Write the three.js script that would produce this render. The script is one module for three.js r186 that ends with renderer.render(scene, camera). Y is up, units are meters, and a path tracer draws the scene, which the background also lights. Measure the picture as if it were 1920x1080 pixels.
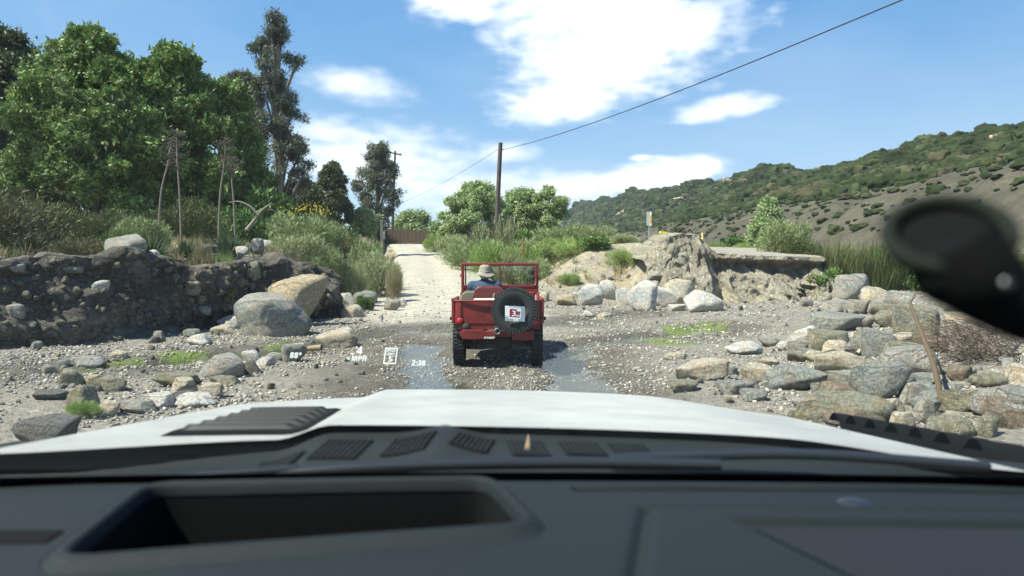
import * as THREE from 'three';
import { ImprovedNoise } from 'three/addons/math/ImprovedNoise.js';
import { MarchingCubes } from 'three/addons/objects/MarchingCubes.js';
import { RoundedBoxGeometry } from 'three/addons/geometries/RoundedBoxGeometry.js';
import { mergeGeometries, mergeVertices } from 'three/addons/utils/BufferGeometryUtils.js';
import { FontLoader } from 'three/addons/loaders/FontLoader.js';
import { TextGeometry } from 'three/addons/geometries/TextGeometry.js';

// ---------- camera, sky, sun, exposure ----------
const scene = new THREE.Scene();
const FOCAL = 1280, EYE = 1.75, HOR = 476;              // lens in pixels of a 1920 wide picture, eye height, horizon row
const camera = new THREE.PerspectiveCamera(2 * Math.atan(540 / FOCAL) * 180 / Math.PI, 16 / 9, 0.05, 6000);
const PITCH = Math.atan((HOR - 540) / FOCAL);
camera.position.set(0, EYE, 0);
camera.rotation.set(PITCH, 0, 0);
camera.focus = 11; camera.userData.fStop = 3.5;
const renderer = new THREE.WebGLRenderer({ antialias: true });
renderer.toneMapping = THREE.LinearToneMapping;
renderer.toneMappingExposure = 2.35;
renderer.shadowMap.enabled = true;

const SUN = new THREE.Vector3(-0.53, 0.82, 0.05).normalize();
const sun = new THREE.DirectionalLight(new THREE.Color(1.0, 0.955, 0.84), 4.6);
sun.position.copy(SUN).multiplyScalar(120); sun.target.position.set(0, 0, -20);
sun.castShadow = true; sun.shadow.mapSize.set(4096, 4096);
Object.assign(sun.shadow.camera, { left: -60, right: 60, top: 60, bottom: -60, near: 1, far: 400 });
scene.add(sun, sun.target);

// ---------- small helpers ----------
const rngOf = (s) => () => { s = (s + 0x6d2b79f5) | 0; let t = Math.imul(s ^ (s >>> 15), 1 | s); t = (t + Math.imul(t ^ (t >>> 7), 61 | t)) ^ t; return ((t ^ (t >>> 14)) >>> 0) / 4294967296; };
const pn = new ImprovedNoise();
const N = (x, y, z = 0.37) => pn.noise(x, y, z);
const fbm = (x, y, z = 0.37, o = 4) => { let a = 0.5, s = 0; for (let i = 0; i < o; i++) { s += a * N(x, y, z + i * 7.3); x *= 2.03; y *= 2.03; a *= 0.5; } return s; };
const fbm3 = (x, y, z, o = 3) => { let a = 0.5, s = 0; for (let i = 0; i < o; i++) { s += a * pn.noise(x, y, z); x *= 2.03; y *= 2.03; z *= 2.03; a *= 0.5; } return s; };
const clamp = (x, a = 0, b = 1) => Math.min(b, Math.max(a, x));
const lerp = (a, b, t) => a + (b - a) * t;
const sst = (a, b, x) => { const t = clamp((x - a) / (b - a)); return t * t * (3 - 2 * t); };
const pl = (pts, x) => { if (x <= pts[0][0]) return pts[0][1]; for (let i = 1; i < pts.length; i++) if (x <= pts[i][0]) { const [a, b] = pts[i - 1], [c, e] = pts[i]; return b + (e - b) * (x - a) / (c - a); } return pts[pts.length - 1][1]; };
const segDist = (px, py, pts) => { let best = 1e9; for (let i = 1; i < pts.length; i++) { const [ax, ay] = pts[i - 1], [bx, by] = pts[i]; const dx = bx - ax, dy = by - ay; const t = clamp(((px - ax) * dx + (py - ay) * dy) / (dx * dx + dy * dy)); best = Math.min(best, Math.hypot(px - ax - t * dx, py - ay - t * dy)); } return best; };
const C = (r, g, b) => new THREE.Color().setRGB(r, g, b);
// a direction of the photograph: sideways and upward per metre ahead
const side = (px, py) => { const v = (540 - py) / FOCAL, c = Math.cos(PITCH), s = Math.sin(PITCH), f = c - v * s; return [((px - 960) / FOCAL) / f, (s + v * c) / f]; };
const at = (px, py, d) => { const [a, b] = side(px, py); return new THREE.Vector3(a * d, EYE + b * d, -d); };
const taken = new Map();
const numbered = (n) => { const k = taken.get(n) ?? 0; taken.set(n, k + 1); return k ? `${n}_${String(k).padStart(3, '0')}` : n; };
function tag(o, label, category, group, kind) { o.userData.label = label; if (category) o.userData.category = category; if (group) o.userData.group = group; if (kind) o.userData.kind = kind; return o; }
function put(o, name, parent = scene) { o.name = parent === scene ? numbered(name) : name; o.traverse((m) => { m.castShadow = m.receiveShadow = true; }); parent.add(o); return o; }
const mesh = (g, m, name, parent) => put(new THREE.Mesh(g, m), name, parent);
const group = (name, p = [0, 0, 0]) => { const g = new THREE.Group(); put(g, name); g.position.set(...p); return g; };
const setting = (o) => { o.userData.kind = 'structure'; return o; };
function grid(nu, nv, fn, uvs = 1) {                      // fn(u, v) -> [x, y, z]
  const p = new Float32Array((nu + 1) * (nv + 1) * 3), uv = new Float32Array((nu + 1) * (nv + 1) * 2), ix = [];
  for (let j = 0, k = 0; j <= nv; j++) for (let i = 0; i <= nu; i++, k++) { const q = fn(i / nu, j / nv); p.set(q.slice(0, 3), k * 3); uv.set(q.length > 3 ? [q[3], q[4]] : [i / nu * uvs, j / nv * uvs], k * 2); }
  for (let j = 0; j < nv; j++) for (let i = 0; i < nu; i++) { const a = j * (nu + 1) + i, b = a + 1, c = a + nu + 1, d = c + 1; ix.push(a, b, c, b, d, c); }
  const g = new THREE.BufferGeometry(); g.setAttribute('position', new THREE.BufferAttribute(p, 3)); g.setAttribute('uv', new THREE.BufferAttribute(uv, 2)); g.setIndex(ix); g.computeVertexNormals(); return g;
}
const colored = (g, fn) => { const p = g.attributes.position, c = new Float32Array(p.count * 3); for (let i = 0; i < p.count; i++) c.set(fn(p.getX(i), p.getY(i), p.getZ(i), i), i * 3); g.setAttribute('color', new THREE.BufferAttribute(c, 3)); return g; };
function boxUV(g, s) {                                    // texture laid on in metres along the main axis of each corner's normal
  const p = g.attributes.position, n = g.attributes.normal, uv = new Float32Array(p.count * 2);
  for (let i = 0; i < p.count; i++) { const x = p.getX(i), y = p.getY(i), z = p.getZ(i), a = Math.abs(n.getX(i)), b = Math.abs(n.getY(i)), c = Math.abs(n.getZ(i)); uv.set(b >= a && b >= c ? [x / s, z / s] : a > c ? [z / s, y / s] : [x / s, y / s], i * 2); }
  g.setAttribute('uv', new THREE.BufferAttribute(uv, 2)); return g;
}
const tube = (pts, r, n = 24, k = 6, closed = false) => new THREE.TubeGeometry(new THREE.CatmullRomCurve3(pts.map((q) => q.isVector3 ? q : new THREE.Vector3(...q)), closed), n, r, k, closed);
function rod(pts, radii, k = 7) {                         // tapered limb through points
  const P = pts.map((q) => q.isVector3 ? q : new THREE.Vector3(...q)), c = new THREE.CatmullRomCurve3(P), n = Math.max(6, P.length * 4), fr = c.computeFrenetFrames(n);
  const g = grid(k, n, (u, v) => { const i = Math.round(v * n), q = c.getPoint(v), t = v * (radii.length - 1), a = Math.min(radii.length - 2, Math.floor(t)), r = lerp(radii[a], radii[a + 1], t - a), w = u * Math.PI * 2; return q.addScaledVector(fr.normals[i], Math.cos(w) * r).addScaledVector(fr.binormals[i], Math.sin(w) * r).toArray(); });
  return g;
}
const box = (w, h, d, x = 0, y = 0, z = 0, r = 0) => (r ? new RoundedBoxGeometry(w, h, d, 2, r) : new THREE.BoxGeometry(w, h, d)).translate(x, y, z);
const cyl = (r, h, axis = 'y', x = 0, y = 0, z = 0, k = 24, r2 = r) => { const g = new THREE.CylinderGeometry(r2, r, h, k); if (axis === 'x') g.rotateZ(Math.PI / 2); if (axis === 'z') g.rotateX(Math.PI / 2); return g.translate(x, y, z); };
const merge = (list) => mergeGeometries(list.map((g) => { const h = g.index ? g.toNonIndexed() : g; for (const k of Object.keys(h.attributes)) if (!['position', 'normal', 'uv'].includes(k)) h.deleteAttribute(k); return h; }));

// ---------- computed textures ----------
function tileNoise(seed, period) {
  const r = rngOf(seed), t = new Float32Array(period * period); for (let i = 0; i < t.length; i++) t[i] = r();
  return (u, v) => { const x = u * period, y = v * period, i = Math.floor(x), j = Math.floor(y), f = x - i, g = y - j, a = f * f * (3 - 2 * f), b = g * g * (3 - 2 * g), m = (q) => ((q % period) + period) % period; const A = t[m(j) * period + m(i)], B = t[m(j) * period + m(i + 1)], D = t[m(j + 1) * period + m(i)], E = t[m(j + 1) * period + m(i + 1)]; return lerp(lerp(A, B, a), lerp(D, E, a), b); };
}
function tex(size, fn, srgb = false) {
  const d = new Uint8Array(size * size * 4);
  for (let j = 0, k = 0; j < size; j++) for (let i = 0; i < size; i++, k += 4) { const c = fn(i / size, j / size); const v = Array.isArray(c) ? c : [c, c, c]; d[k] = clamp(v[0]) * 255; d[k + 1] = clamp(v[1]) * 255; d[k + 2] = clamp(v[2]) * 255; d[k + 3] = 255; }
  const t = new THREE.DataTexture(d, size, size); t.wrapS = t.wrapT = THREE.RepeatWrapping; t.magFilter = THREE.LinearFilter; t.minFilter = THREE.LinearMipmapLinearFilter; t.generateMipmaps = true; if (srgb) t.colorSpace = THREE.SRGBColorSpace; t.needsUpdate = true; return t;
}
function stonesField(seed, cells) {                        // tiling field of packed stones: [edge distance, tone]
  const r = rngOf(seed), p = []; for (let i = 0; i < cells * cells; i++) p.push([r(), r(), r(), r()]);
  return (u, v) => { const x = u * cells, y = v * cells, i = Math.floor(x), j = Math.floor(y); let a = 9, b = 9, tone = 0, keep = 0; for (let q = -1; q <= 1; q++) for (let w = -1; w <= 1; w++) { const m = (n) => ((n % cells) + cells) % cells, c = p[m(j + q) * cells + m(i + w)], d = Math.hypot(i + w + c[0] - x, j + q + c[1] - y); if (d < a) { b = a; a = d; tone = c[2]; keep = c[3]; } else if (d < b) b = d; } return [b - a, tone, keep]; };
}
const f1 = tileNoise(11, 8), f2 = tileNoise(12, 32), f3 = tileNoise(13, 128), f4 = tileNoise(14, 400);
const st = stonesField(5, 46), st2 = stonesField(6, 17);
const gravelAt = (u, v) => { const [e, t, k] = st(u, v), [e2, t2, k2] = st2(u, v); let h = clamp(e * 2.2) * (k > 0.35 ? 1 : 0.25) * 0.6, c = 0.5 + (k > 0.35 ? (t - 0.45) * 0.42 * clamp(e * 5) : -0.03); if (k2 > 0.86) { h = Math.max(h, clamp(e2 * 2.5)); c = lerp(c, 0.48 + t2 * 0.2, clamp(e2 * 6)); } c += (f2(u, v) - 0.5) * 0.16 + (f4(u, v) - 0.5) * 0.18; return [h + f4(u, v) * 0.15, c, t]; };
const gravelMap = tex(1024, (u, v) => { const [, c, t] = gravelAt(u, v); return [c * (1.0 + (t - 0.5) * 0.10), c, c * (1.0 - (t - 0.5) * 0.10)].map((q) => Math.pow(clamp(q * 1.5), 1 / 2.2)); }, true);
const gravelBump = tex(1024, (u, v) => gravelAt(u, v)[0]);
const graniteAt = (u, v) => 0.64 + (f1(u, v) - 0.5) * 0.13 + (f2(u, v) - 0.5) * 0.26 + (f3(u, v) - 0.5) * 0.2 + (f4(u, v) - 0.5) * 0.22 - (f4(v, u) > 0.93 ? 0.22 : 0);
const graniteMap = tex(1024, (u, v) => { const c = Math.pow(clamp(graniteAt(u, v)), 0.8) + 0.08; const w = (f1(v, u) - 0.5) * 0.10; return [c + w, c, c - w]; }, true);
const graniteBump = tex(1024, (u, v) => 0.5 + (f2(u, v) - 0.5) * 0.5 + (f3(u, v) - 0.5) * 0.5 + (f4(u, v) - 0.5) * 0.25);
const grainMap = tex(512, (u, v) => 0.82 + (f2(u, v) - 0.5) * 0.2 + (f3(u, v) - 0.5) * 0.22, true);
const mat = (c, rough = 0.8, o = {}) => new THREE.MeshPhysicalMaterial({ color: c.isColor ? c : C(...c), roughness: rough, ...o });

// ---------- sky: clear air with scattered high cloud, brighter low down ----------
{
  const W = 4096, Hh = 2048, data = new Float32Array(W * Hh * 4);
  const blob = (px, py, rx, ry, rot = 0, soft = 0.5, dens = 1) => { const [a, b] = side(px, py); const az = Math.atan(a), k = 1 / Math.hypot(1, a); return { az, el: Math.atan(b * k), rx: rx / FOCAL, ry: ry / FOCAL, c: Math.cos(rot), s: Math.sin(rot), soft, dens }; };
  const clouds = [
    blob(1110, 20, 340, 105, 0.1, 0.7), blob(1120, 110, 215, 105, 0.0, 0.7), blob(1060, 190, 140, 48, -0.1, 0.6), blob(1260, 60, 170, 75, -0.25, 0.7, 0.9), blob(850, -15, 150, 60, 0.3, 0.6), blob(1000, -120, 480, 120, 0, 0.6),
    blob(660, 160, 115, 36, 0.12, 0.9, 0.8), blob(1350, 204, 115, 24, -0.12, 0.7), blob(1215, 332, 165, 34, -0.15, 0.6), blob(1070, 352, 150, 45, 0, 0.8, 0.9), blob(1318, 314, 40, 20, -0.2, 0.5), blob(1200, 296, 26, 8, 0, 0.8), blob(1425, 327, 40, 9, 0, 0.6),
    blob(700, 305, 250, 85, 0.1, 0.9, 0.95), blob(620, 255, 100, 45, 0.2, 1.0, 0.85), blob(950, 285, 70, 26, 0, 0.9, 0.75), blob(880, 360, 260, 60, 0, 1.0, 0.9),
  ];
  for (let j = 0, k = 0; j < Hh; j++) {
    const el = ((j + 0.5) / Hh - 0.5) * Math.PI, sy = Math.sin(el), cy = Math.cos(el);
    for (let i = 0; i < W; i++, k += 4) {
      const th = ((i + 0.5) / W - 0.5) * 2 * Math.PI, x = Math.cos(th) * cy, z = Math.sin(th) * cy, az = Math.atan2(x, -z);
      let r, g, b;
      const e = Math.max(0, el), t = Math.pow(clamp(e / 1.2), 0.62), glow = Math.pow(clamp(0.5 + 0.5 * (x * SUN.x + sy * SUN.y + z * SUN.z)), 3);
      const low = Math.exp(-e * 6.6);
      r = lerp(0.040, 0.006, t) + 0.33 * low + 0.02 * glow; g = lerp(0.205, 0.06, t) + 0.27 * low + 0.035 * glow; b = lerp(0.40, 0.24, t) + 0.15 * low + 0.045 * glow;
      if (el > -0.03) {
        let m = 0;
        const near = Math.abs(az) < 0.8 && el < 0.75;
        const wx = az * 9 + 3, wy = el * 22;
        const n = fbm(wx, wy, 0.3, 4), n2 = near ? fbm(wx * 3.1, wy * 3.1, 4.1, 5) : fbm(wx * 3.1, wy * 3.1, 4.1, 3);
        if (near) for (const q of clouds) { const da = az - q.az, de = el - q.el; if (Math.abs(da) > 0.5 || Math.abs(de) > 0.3) continue; const u = (da * q.c - de * q.s) / q.rx, v = (da * q.s + de * q.c) / q.ry; const d = 1 - Math.hypot(u, v) + n * 0.42 + n2 * 0.42; m = Math.max(m, sst(-0.08, q.soft * 1.25, d) * q.dens); }
        else { const q = 1 / Math.max(0.12, sy), f = fbm(x * q * 0.9 + 5, z * q * 0.9, 2.2, 4) + 0.35 * n2 * 0.6; m = sst(0.10, 0.42, f) * 0.85 * sst(0, 0.1, el); }
        const veil = clamp(0.16 + 0.5 * fbm(az * 3 + 9, el * 9, 7.7, 4)) * 0.26 * sst(0.75, 0.15, el);   // thin high veil
        m = Math.max(m, veil);
        const w = 0.64 + 0.12 * n2;
        r = lerp(r, w, m); g = lerp(g, w * 1.01, m); b = lerp(b, w * 1.03, m);
      } else { r = 0.2; g = 0.2; b = 0.18; }
      data[k] = r; data[k + 1] = g; data[k + 2] = b; data[k + 3] = 1;
    }
  }
  const t = new THREE.DataTexture(data, W, Hh, THREE.RGBAFormat, THREE.FloatType); t.mapping = THREE.EquirectangularReflectionMapping; t.magFilter = THREE.LinearFilter; t.minFilter = THREE.LinearFilter; t.needsUpdate = true;
  scene.background = t; scene.environment = t;
}

// ---------- lie of the land (x to the right, d ahead, metres) ----------
const toeL = [[5, -30], [8, -20], [10, -14.5], [11.5, -11.6], [12.9, -9.5], [14.5, -8.4], [16.3, -7.1], [17.5, -6.1], [19, -5.2], [20.5, -4.9], [22, -5.0], [26, -5.3], [40, -7.2], [60, -10.3], [80, -14], [100, -22], [140, -60]];
const toeR = [[-12, 40], [-3, 28], [-1, 26], [0, 25], [1.2, 24.2], [3, 23.8], [5, 24.2], [11, 25.2], [11.4, 25.6], [13, 33], [18, 46], [30, 60], [60, 90]];
const roadX = [[6, -0.25], [14, -0.6], [20, -1.9], [25, -2.6], [40, -4.6], [60, -7.7], [80, -11.6], [100, -19], [130, -40]];
const roadH = [[17, 0.03], [22, 0.16], [26, 0.36], [32, 0.68], [40, 1.08], [50, 1.5], [60, 1.95], [80, 2.85], [100, 3.2], [140, 4]];
const streams = [
  { p: [[4.6, 15.6], [3.2, 14.2], [2.2, 13.7], [1.3, 12.6], [0.75, 11], [0.8, 9], [0.85, 7]], w: 0.42 },
  { p: [[3.6, 19.5], [2.4, 18.4], [1.2, 16.9], [-0.6, 16.2], [-2.4, 15.4], [-3.4, 13.6], [-4.4, 12.2], [-5.8, 10.8], [-7, 9.9], [-9.5, 9.2], [-14, 8.5]], w: 0.42 },
  { p: [[-1.75, 12.9], [-1.45, 11.6], [-1.3, 10.2], [-1.2, 8.8], [-1.2, 7]], w: 0.56 },
];
const WATER = -0.015;
const wetness = (x, d) => { let b = 9; for (const s of streams) b = Math.min(b, segDist(x, d, s.p) / s.w); return b + 1.7 * fbm(x * 1.3, d * 1.0, 5.5, 4); };
function land(x, d) {
  let h = 0.045 + 0.05 * N(x * 0.3, d * 0.3) + 0.035 * N(x * 1.1, d * 1.1, 3.1) + 0.012 * N(x * 3.7, d * 3.7, 6.2);
  if (d < 30) { const w = wetness(x, d); h -= 0.11 * sst(1.5, 0.2, w); }
  h += 0.095 * clamp(x - 4.6 + 0.7 * N(x * 0.4, d * 0.4, 8), 0, 7.5) * lerp(1, 0.35, sst(17, 23, d));
  // terrace on the driver's side
  { const xt = pl(toeL, d), sl = (pl(toeL, d + 0.7) - pl(toeL, d - 0.7)) / 1.4, flat = sst(17.5, 22, d);
    let s = (xt - x) / Math.hypot(1, sl) + (0.34 * fbm(x * 0.9, d * 0.9, 1.7, 4) + 0.10 * N(x * 3.1, d * 3.1, 4.4)) * (1 - 0.3 * flat) - 0.75 * (1 - flat);
    const w = lerp(0.5, 3.0, flat), t = clamp(s / w); const rise = lerp(1 - Math.pow(1 - t, 1.7), t * t * (3 - 2 * t), 0.35);
    const top = lerp(1.62, 1.75, flat) + 0.085 * clamp(s - w, 0, 7) + 0.02 * clamp(s - w - 7, 0, 40) + 3.1 * sst(55, 100, d) + 0.16 * fbm(x * 0.35, d * 0.35, 2.6, 3);
    h = lerp(h, Math.max(h, top), rise); }
  // bank on the far side, past the white boulders
  { const dt = pl(toeR, x), xr = pl(roadX, d) + 2.5; const s = Math.min(d - dt, (x - xr) * 1.2) + 0.5 * fbm(x * 0.5, d * 0.5, 9.1, 3);
    const cl = sst(4.4, 5.4, x) * sst(12.6, 11.6, x), w = lerp(x > 12 ? 6 : 5.2, 0.7, cl), t = clamp(s / w);
    const top = pl([[-2, 1.75], [3, 2.0], [5, 2.2], [8, 1.66], [11, 1.6], [14, 1.5], [40, 1.2]], x) + 0.16 * fbm(x * 0.4, d * 0.4, 3.3, 3) + 1.6 * sst(38, 90, d) * sst(12, 2, x);
    h = lerp(h, Math.max(h, top), cl > 0.5 ? t : lerp(t, t * t * (3 - 2 * t), 0.6)); }
  // the road climbs between them
  { const xr = pl(roadX, d), a = Math.abs(x - xr); if (d > 15) { const k = sst(3.6, 2.1, a) * sst(15, 19, d), rut = 0.04 * Math.cos((x - xr) * 3.6) * sst(1.8, 1.2, a); h = lerp(h, pl(roadH, d) + 0.03 * N(x * 0.8, d * 0.5, 2) - rut * 0.7, k); }
    else if (d > 4) h -= 0.02 * Math.cos((x - xr) * 4.1) * sst(1.6, 1.0, a); }
  h += 2.0 * sst(90, 260, d) + 0.5 * sst(60, 160, d) * fbm(x * 0.02, d * 0.02, 5, 3);
  h += 0.02 * fbm(x * 6, d * 6, 2.2, 2) * sst(60, 20, d);
  return h;
}
const onRoad = (x, d) => d > 13 ? sst(3.3, 2.0, Math.abs(x - pl(roadX, d)) + 0.7 * N(x * 0.9, d * 0.9, 7)) * sst(13.5, 20, d + 3.2 * fbm(x * 0.7, d * 0.5, 17, 3)) : 0;
const hit = (px, py, from = 5) => { const [a, b] = side(px, py); let d = from; for (; d < 300; d += 0.05 + d * 0.002) if (EYE + b * d <= land(a * d, d)) break; return { x: a * d, d, y: land(a * d, d) }; };

// ---------- ground ----------
{
  const rows = []; for (let d = -14; d < 6.5; d += 0.8) rows.push(d); for (let d = 6.5; d < 30; d += 0.075) rows.push(d); for (let d = 30; d < 3200; d *= 1.022) rows.push(d);
  const nc = 620, nr = rows.length;
  const wide = (d) => 14 + 0.92 * Math.max(0, d);
  const g = grid(nc, nr - 1, (u, v) => { const d = rows[Math.round(v * (nr - 1))], x = (u * 2 - 1) * wide(d); return [x, land(x, d), -d, x / 1.7, d / 1.7]; });
  const bed = [0.25, 0.232, 0.188], wet = [0.075, 0.067, 0.05], road = [0.53, 0.49, 0.395], soil = [0.11, 0.096, 0.075], pale = [0.33, 0.30, 0.235], straw = [0.44, 0.37, 0.23], algae = [0.15, 0.22, 0.03], far = [0.16, 0.15, 0.09];
  const mix = (a, b, t) => [lerp(a[0], b[0], t), lerp(a[1], b[1], t), lerp(a[2], b[2], t)];
  const greens = [[3.9, 15.3, 0.75], [2.9, 14.0, 0.4], [3.0, 13.1, 0.55], [4.6, 15.9, 0.5], [-5.6, 11.6, 0.5], [-4.3, 12.9, 0.45], [-6.2, 10.6, 0.5], [2.2, 17.6, 0.35]];
  const nor = g.attributes.normal;
  colored(g, (x, y, z, i) => {
    const d = -z, big = fbm(x * 0.22, d * 0.22, 11, 3), mid = fbm(x * 1.3, d * 1.3, 12, 3);
    let c = mix(bed, pale, clamp(0.30 + big * 1.2 + mid * 0.5) * 0.7);
    const up = sst(0.5, 1.3, y - 0.5 * sst(60, 200, d));
    if (d > 5 && d < 60) {
      const leftBank = sst(-0.3, 0.6, (pl(toeL, d) - x)), steep = sst(0.9, 0.6, nor.getY(i));
      c = mix(c, soil, leftBank * (0.55 + 0.3 * steep + 0.4 * mid));
      if (d > 22 && x > pl(roadX, d)) { c = mix(c, mix(pale, straw, clamp(0.35 + mid * 1.4)), sst(0.1, 0.7, y) * 0.9); }
      if (leftBank > 0.5 && d > 19) c = mix(c, mix(pale, straw, clamp(0.3 + mid)), sst(19, 23, d) * 0.8);
    }
    if (d >= 50) c = mix(c, mix(far, straw, clamp(0.3 + mid)), sst(45, 70, d) * 0.8);
    c = mix(c, road, onRoad(x, d) * clamp(0.9 + mid * 0.5));
    if (d > 5 && d < 26) { const w = wetness(x, d); c = mix(c, wet, sst(4.2, 1.1, w) * 0.8);
      for (const [gx, gd, r] of greens) { const q = Math.hypot(x - gx, (d - gd) * 0.8) / r + 0.7 * fbm(x * 2.2, d * 2.2, 15, 3); c = mix(c, algae, sst(1.0, 0.75, q) * (0.65 + 0.35 * sst(-0.1, 0.2, mid))); } }
    return c;
  });
  const m = new THREE.MeshStandardMaterial({ vertexColors: true, map: gravelMap, roughness: 0.95, bumpMap: gravelBump, bumpScale: 0.014 });
  setting(mesh(g, m, 'ground'));
  const w = grid(120, 80, (u, v) => { const x = lerp(-15, 8, u), d = lerp(6.5, 21, v); return [x, WATER + 0.0015 * N(x * 5, d * 5, 4), -d, x, d]; });
  const ripple = tex(512, (u, v) => 0.5 + (f3(u, v) - 0.5) * 0.6 + (f2(u, v) - 0.5) * 0.3);
  const wm = mat([0.86, 0.88, 0.82], 0.04, { transmission: 1, thickness: 0, ior: 1.33, bumpMap: ripple, bumpScale: 0.0015 });
  setting(mesh(w, wm, 'stream_water'));
}

// ---------- hills on the passenger's side and far ahead ----------
const hillY = (x, d) => {
  const ridge = pl([[0, 40], [180, 37], [250, 36], [330, 42], [450, 50], [700, 66], [1200, 88], [1700, 96], [2600, 80]], d);
  const foot = 44 + 6 * N(d * 0.012, 0.4, 3) + 2.5 * N(d * 0.05, 1.4, 3) - 28 * sst(400, 1300, d), q = x - foot;
  const gully = 1 - Math.abs(N(d * 0.045 + x * 0.01, x * 0.012, 2.2)) * 2, cutTop = 11.5 + 2 * N(d * 0.02, 5.5);
  let h;
  if (q < 26) { const t = clamp(q / 26); h = 2.6 + cutTop * Math.pow(t, 0.9) + (2.4 * gully + 2.2 * fbm(d * 0.12, x * 0.12, 6, 4)) * Math.sin(t * Math.PI) ; }
  else { const t = clamp((q - 26) / 95), s = lerp(t, t * t * (3 - 2 * t), 0.5); h = 2.6 + cutTop + (ridge - cutTop - 2.6) * s; h += (13 * N(d * 0.010, x * 0.013, 4.2) + 7 * N(d * 0.026, x * 0.02, 8.3) + 2 * fbm(d * 0.06, x * 0.06, 1.3, 3)) * Math.min(1, (q - 26) / 30) * (0.4 + 0.6 * s); if (q > 121) h -= 0.3 * (q - 121); }
  if (q < 0) h = 2.6 - 0.25 * -q;
  return h;
};
{
  const g = grid(200, 420, (u, v) => { const d = 30 * Math.pow(2200 / 30, v), x = lerp(30, 260 + 0.1 * d, u); return [x, hillY(x, d), -d, x / 6, d / 6]; });
  const bare = [0.062, 0.057, 0.034], bare2 = [0.105, 0.094, 0.062], veg = [0.03, 0.035, 0.017], rock = [0.26, 0.22, 0.17], mix = (a, b, t) => [0, 1, 2].map((i) => lerp(a[i], b[i], t));
  colored(g, (x, y, z) => { const d = -z, foot = 44 + 6 * N(d * 0.012, 0.4, 3), q = x - foot + 28 * sst(400, 1300, d), n = fbm(x * 0.09, d * 0.09, 3, 4), n2 = fbm(x * 0.4, d * 0.4, 8, 3); let c = mix(bare, bare2, clamp(0.4 + n * 1.6 + n2 * 2.0)); const k = sst(23, 29, q + n * 12); c = mix(c, mix(veg, bare, clamp(0.15 + n2 * 0.9)), k); c = mix(c, rock, k * sst(0.24, 0.34, fbm(x * 0.035, d * 0.025, 21, 4) + n2 * 0.12)); return c; });
  setting(mesh(g, new THREE.MeshStandardMaterial({ vertexColors: true, map: gravelMap, roughness: 1 }), 'hillside'));
  // far ridge across the valley
  const far = grid(160, 24, (u, v) => { const x = lerp(-900, 260, u), d = 900 + 500 * v; return [x, -8 + (52 + 12 * N(x * 0.006, 2) + 9 * N(x * 0.02, 4)) * Math.sin(v * Math.PI * 0.5) * sst(420, 120, x + 300) + 3 * N(x * 0.05, d * 0.05), -d, x / 20, d / 20]; });
  setting(mesh(far, mat([0.07, 0.085, 0.05], 1, { map: gravelMap }), 'far_hill'));
  const rp = [[1000, 424], [1060, 410], [1085, 396], [1110, 385], [1150, 376], [1175, 369], [1212, 373], [1245, 352], [1300, 345], [1390, 325], [1430, 332], [1560, 330], [1800, 340]];
  const back = grid(220, 30, (u, v) => { const px = lerp(1000, 1800, u), d = lerp(1150, 1750, v), top = at(px, pl(rp, px) + 3 * N(px * 0.05, 3), 1750).y, k = Math.sin(Math.min(1, v * 1.02) * Math.PI * 0.5); return [side(px, 400)[0] * 1750 * lerp(0.72, 1, v), top * k - 6 + (1 - k) * (9 * N(px * 0.03, v * 5) + 14 * N(px * 0.012, v * 3, 5)) * sst(0, 0.2, v), -d, px / 8, v * 60]; });
  colored(back, (x, y, z) => { const n = fbm(x * 0.02, z * 0.02, 4, 4), k = clamp(0.3 + n * 1.6); return [lerp(0.05, 0.15, k), lerp(0.06, 0.13, k), lerp(0.035, 0.095, k)]; });
  setting(mesh(back, new THREE.MeshStandardMaterial({ vertexColors: true, map: gravelMap, roughness: 1 }), 'mountain_ridge'));
  const mt = grid(140, 16, (u, v) => { const x = lerp(-700, 700, u), d = 2400 + 600 * v; return [x, (110 + 45 * N(x * 0.0035, 7) + 18 * N(x * 0.012, 3) - 0.00012 * (x + 330) ** 2) * Math.sin(v * Math.PI * 0.5), -d, x / 40, d / 40]; });
  setting(mesh(mt, mat([0.30, 0.28, 0.25], 1, { map: gravelMap }), 'distant_mountain'));
}

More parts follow.
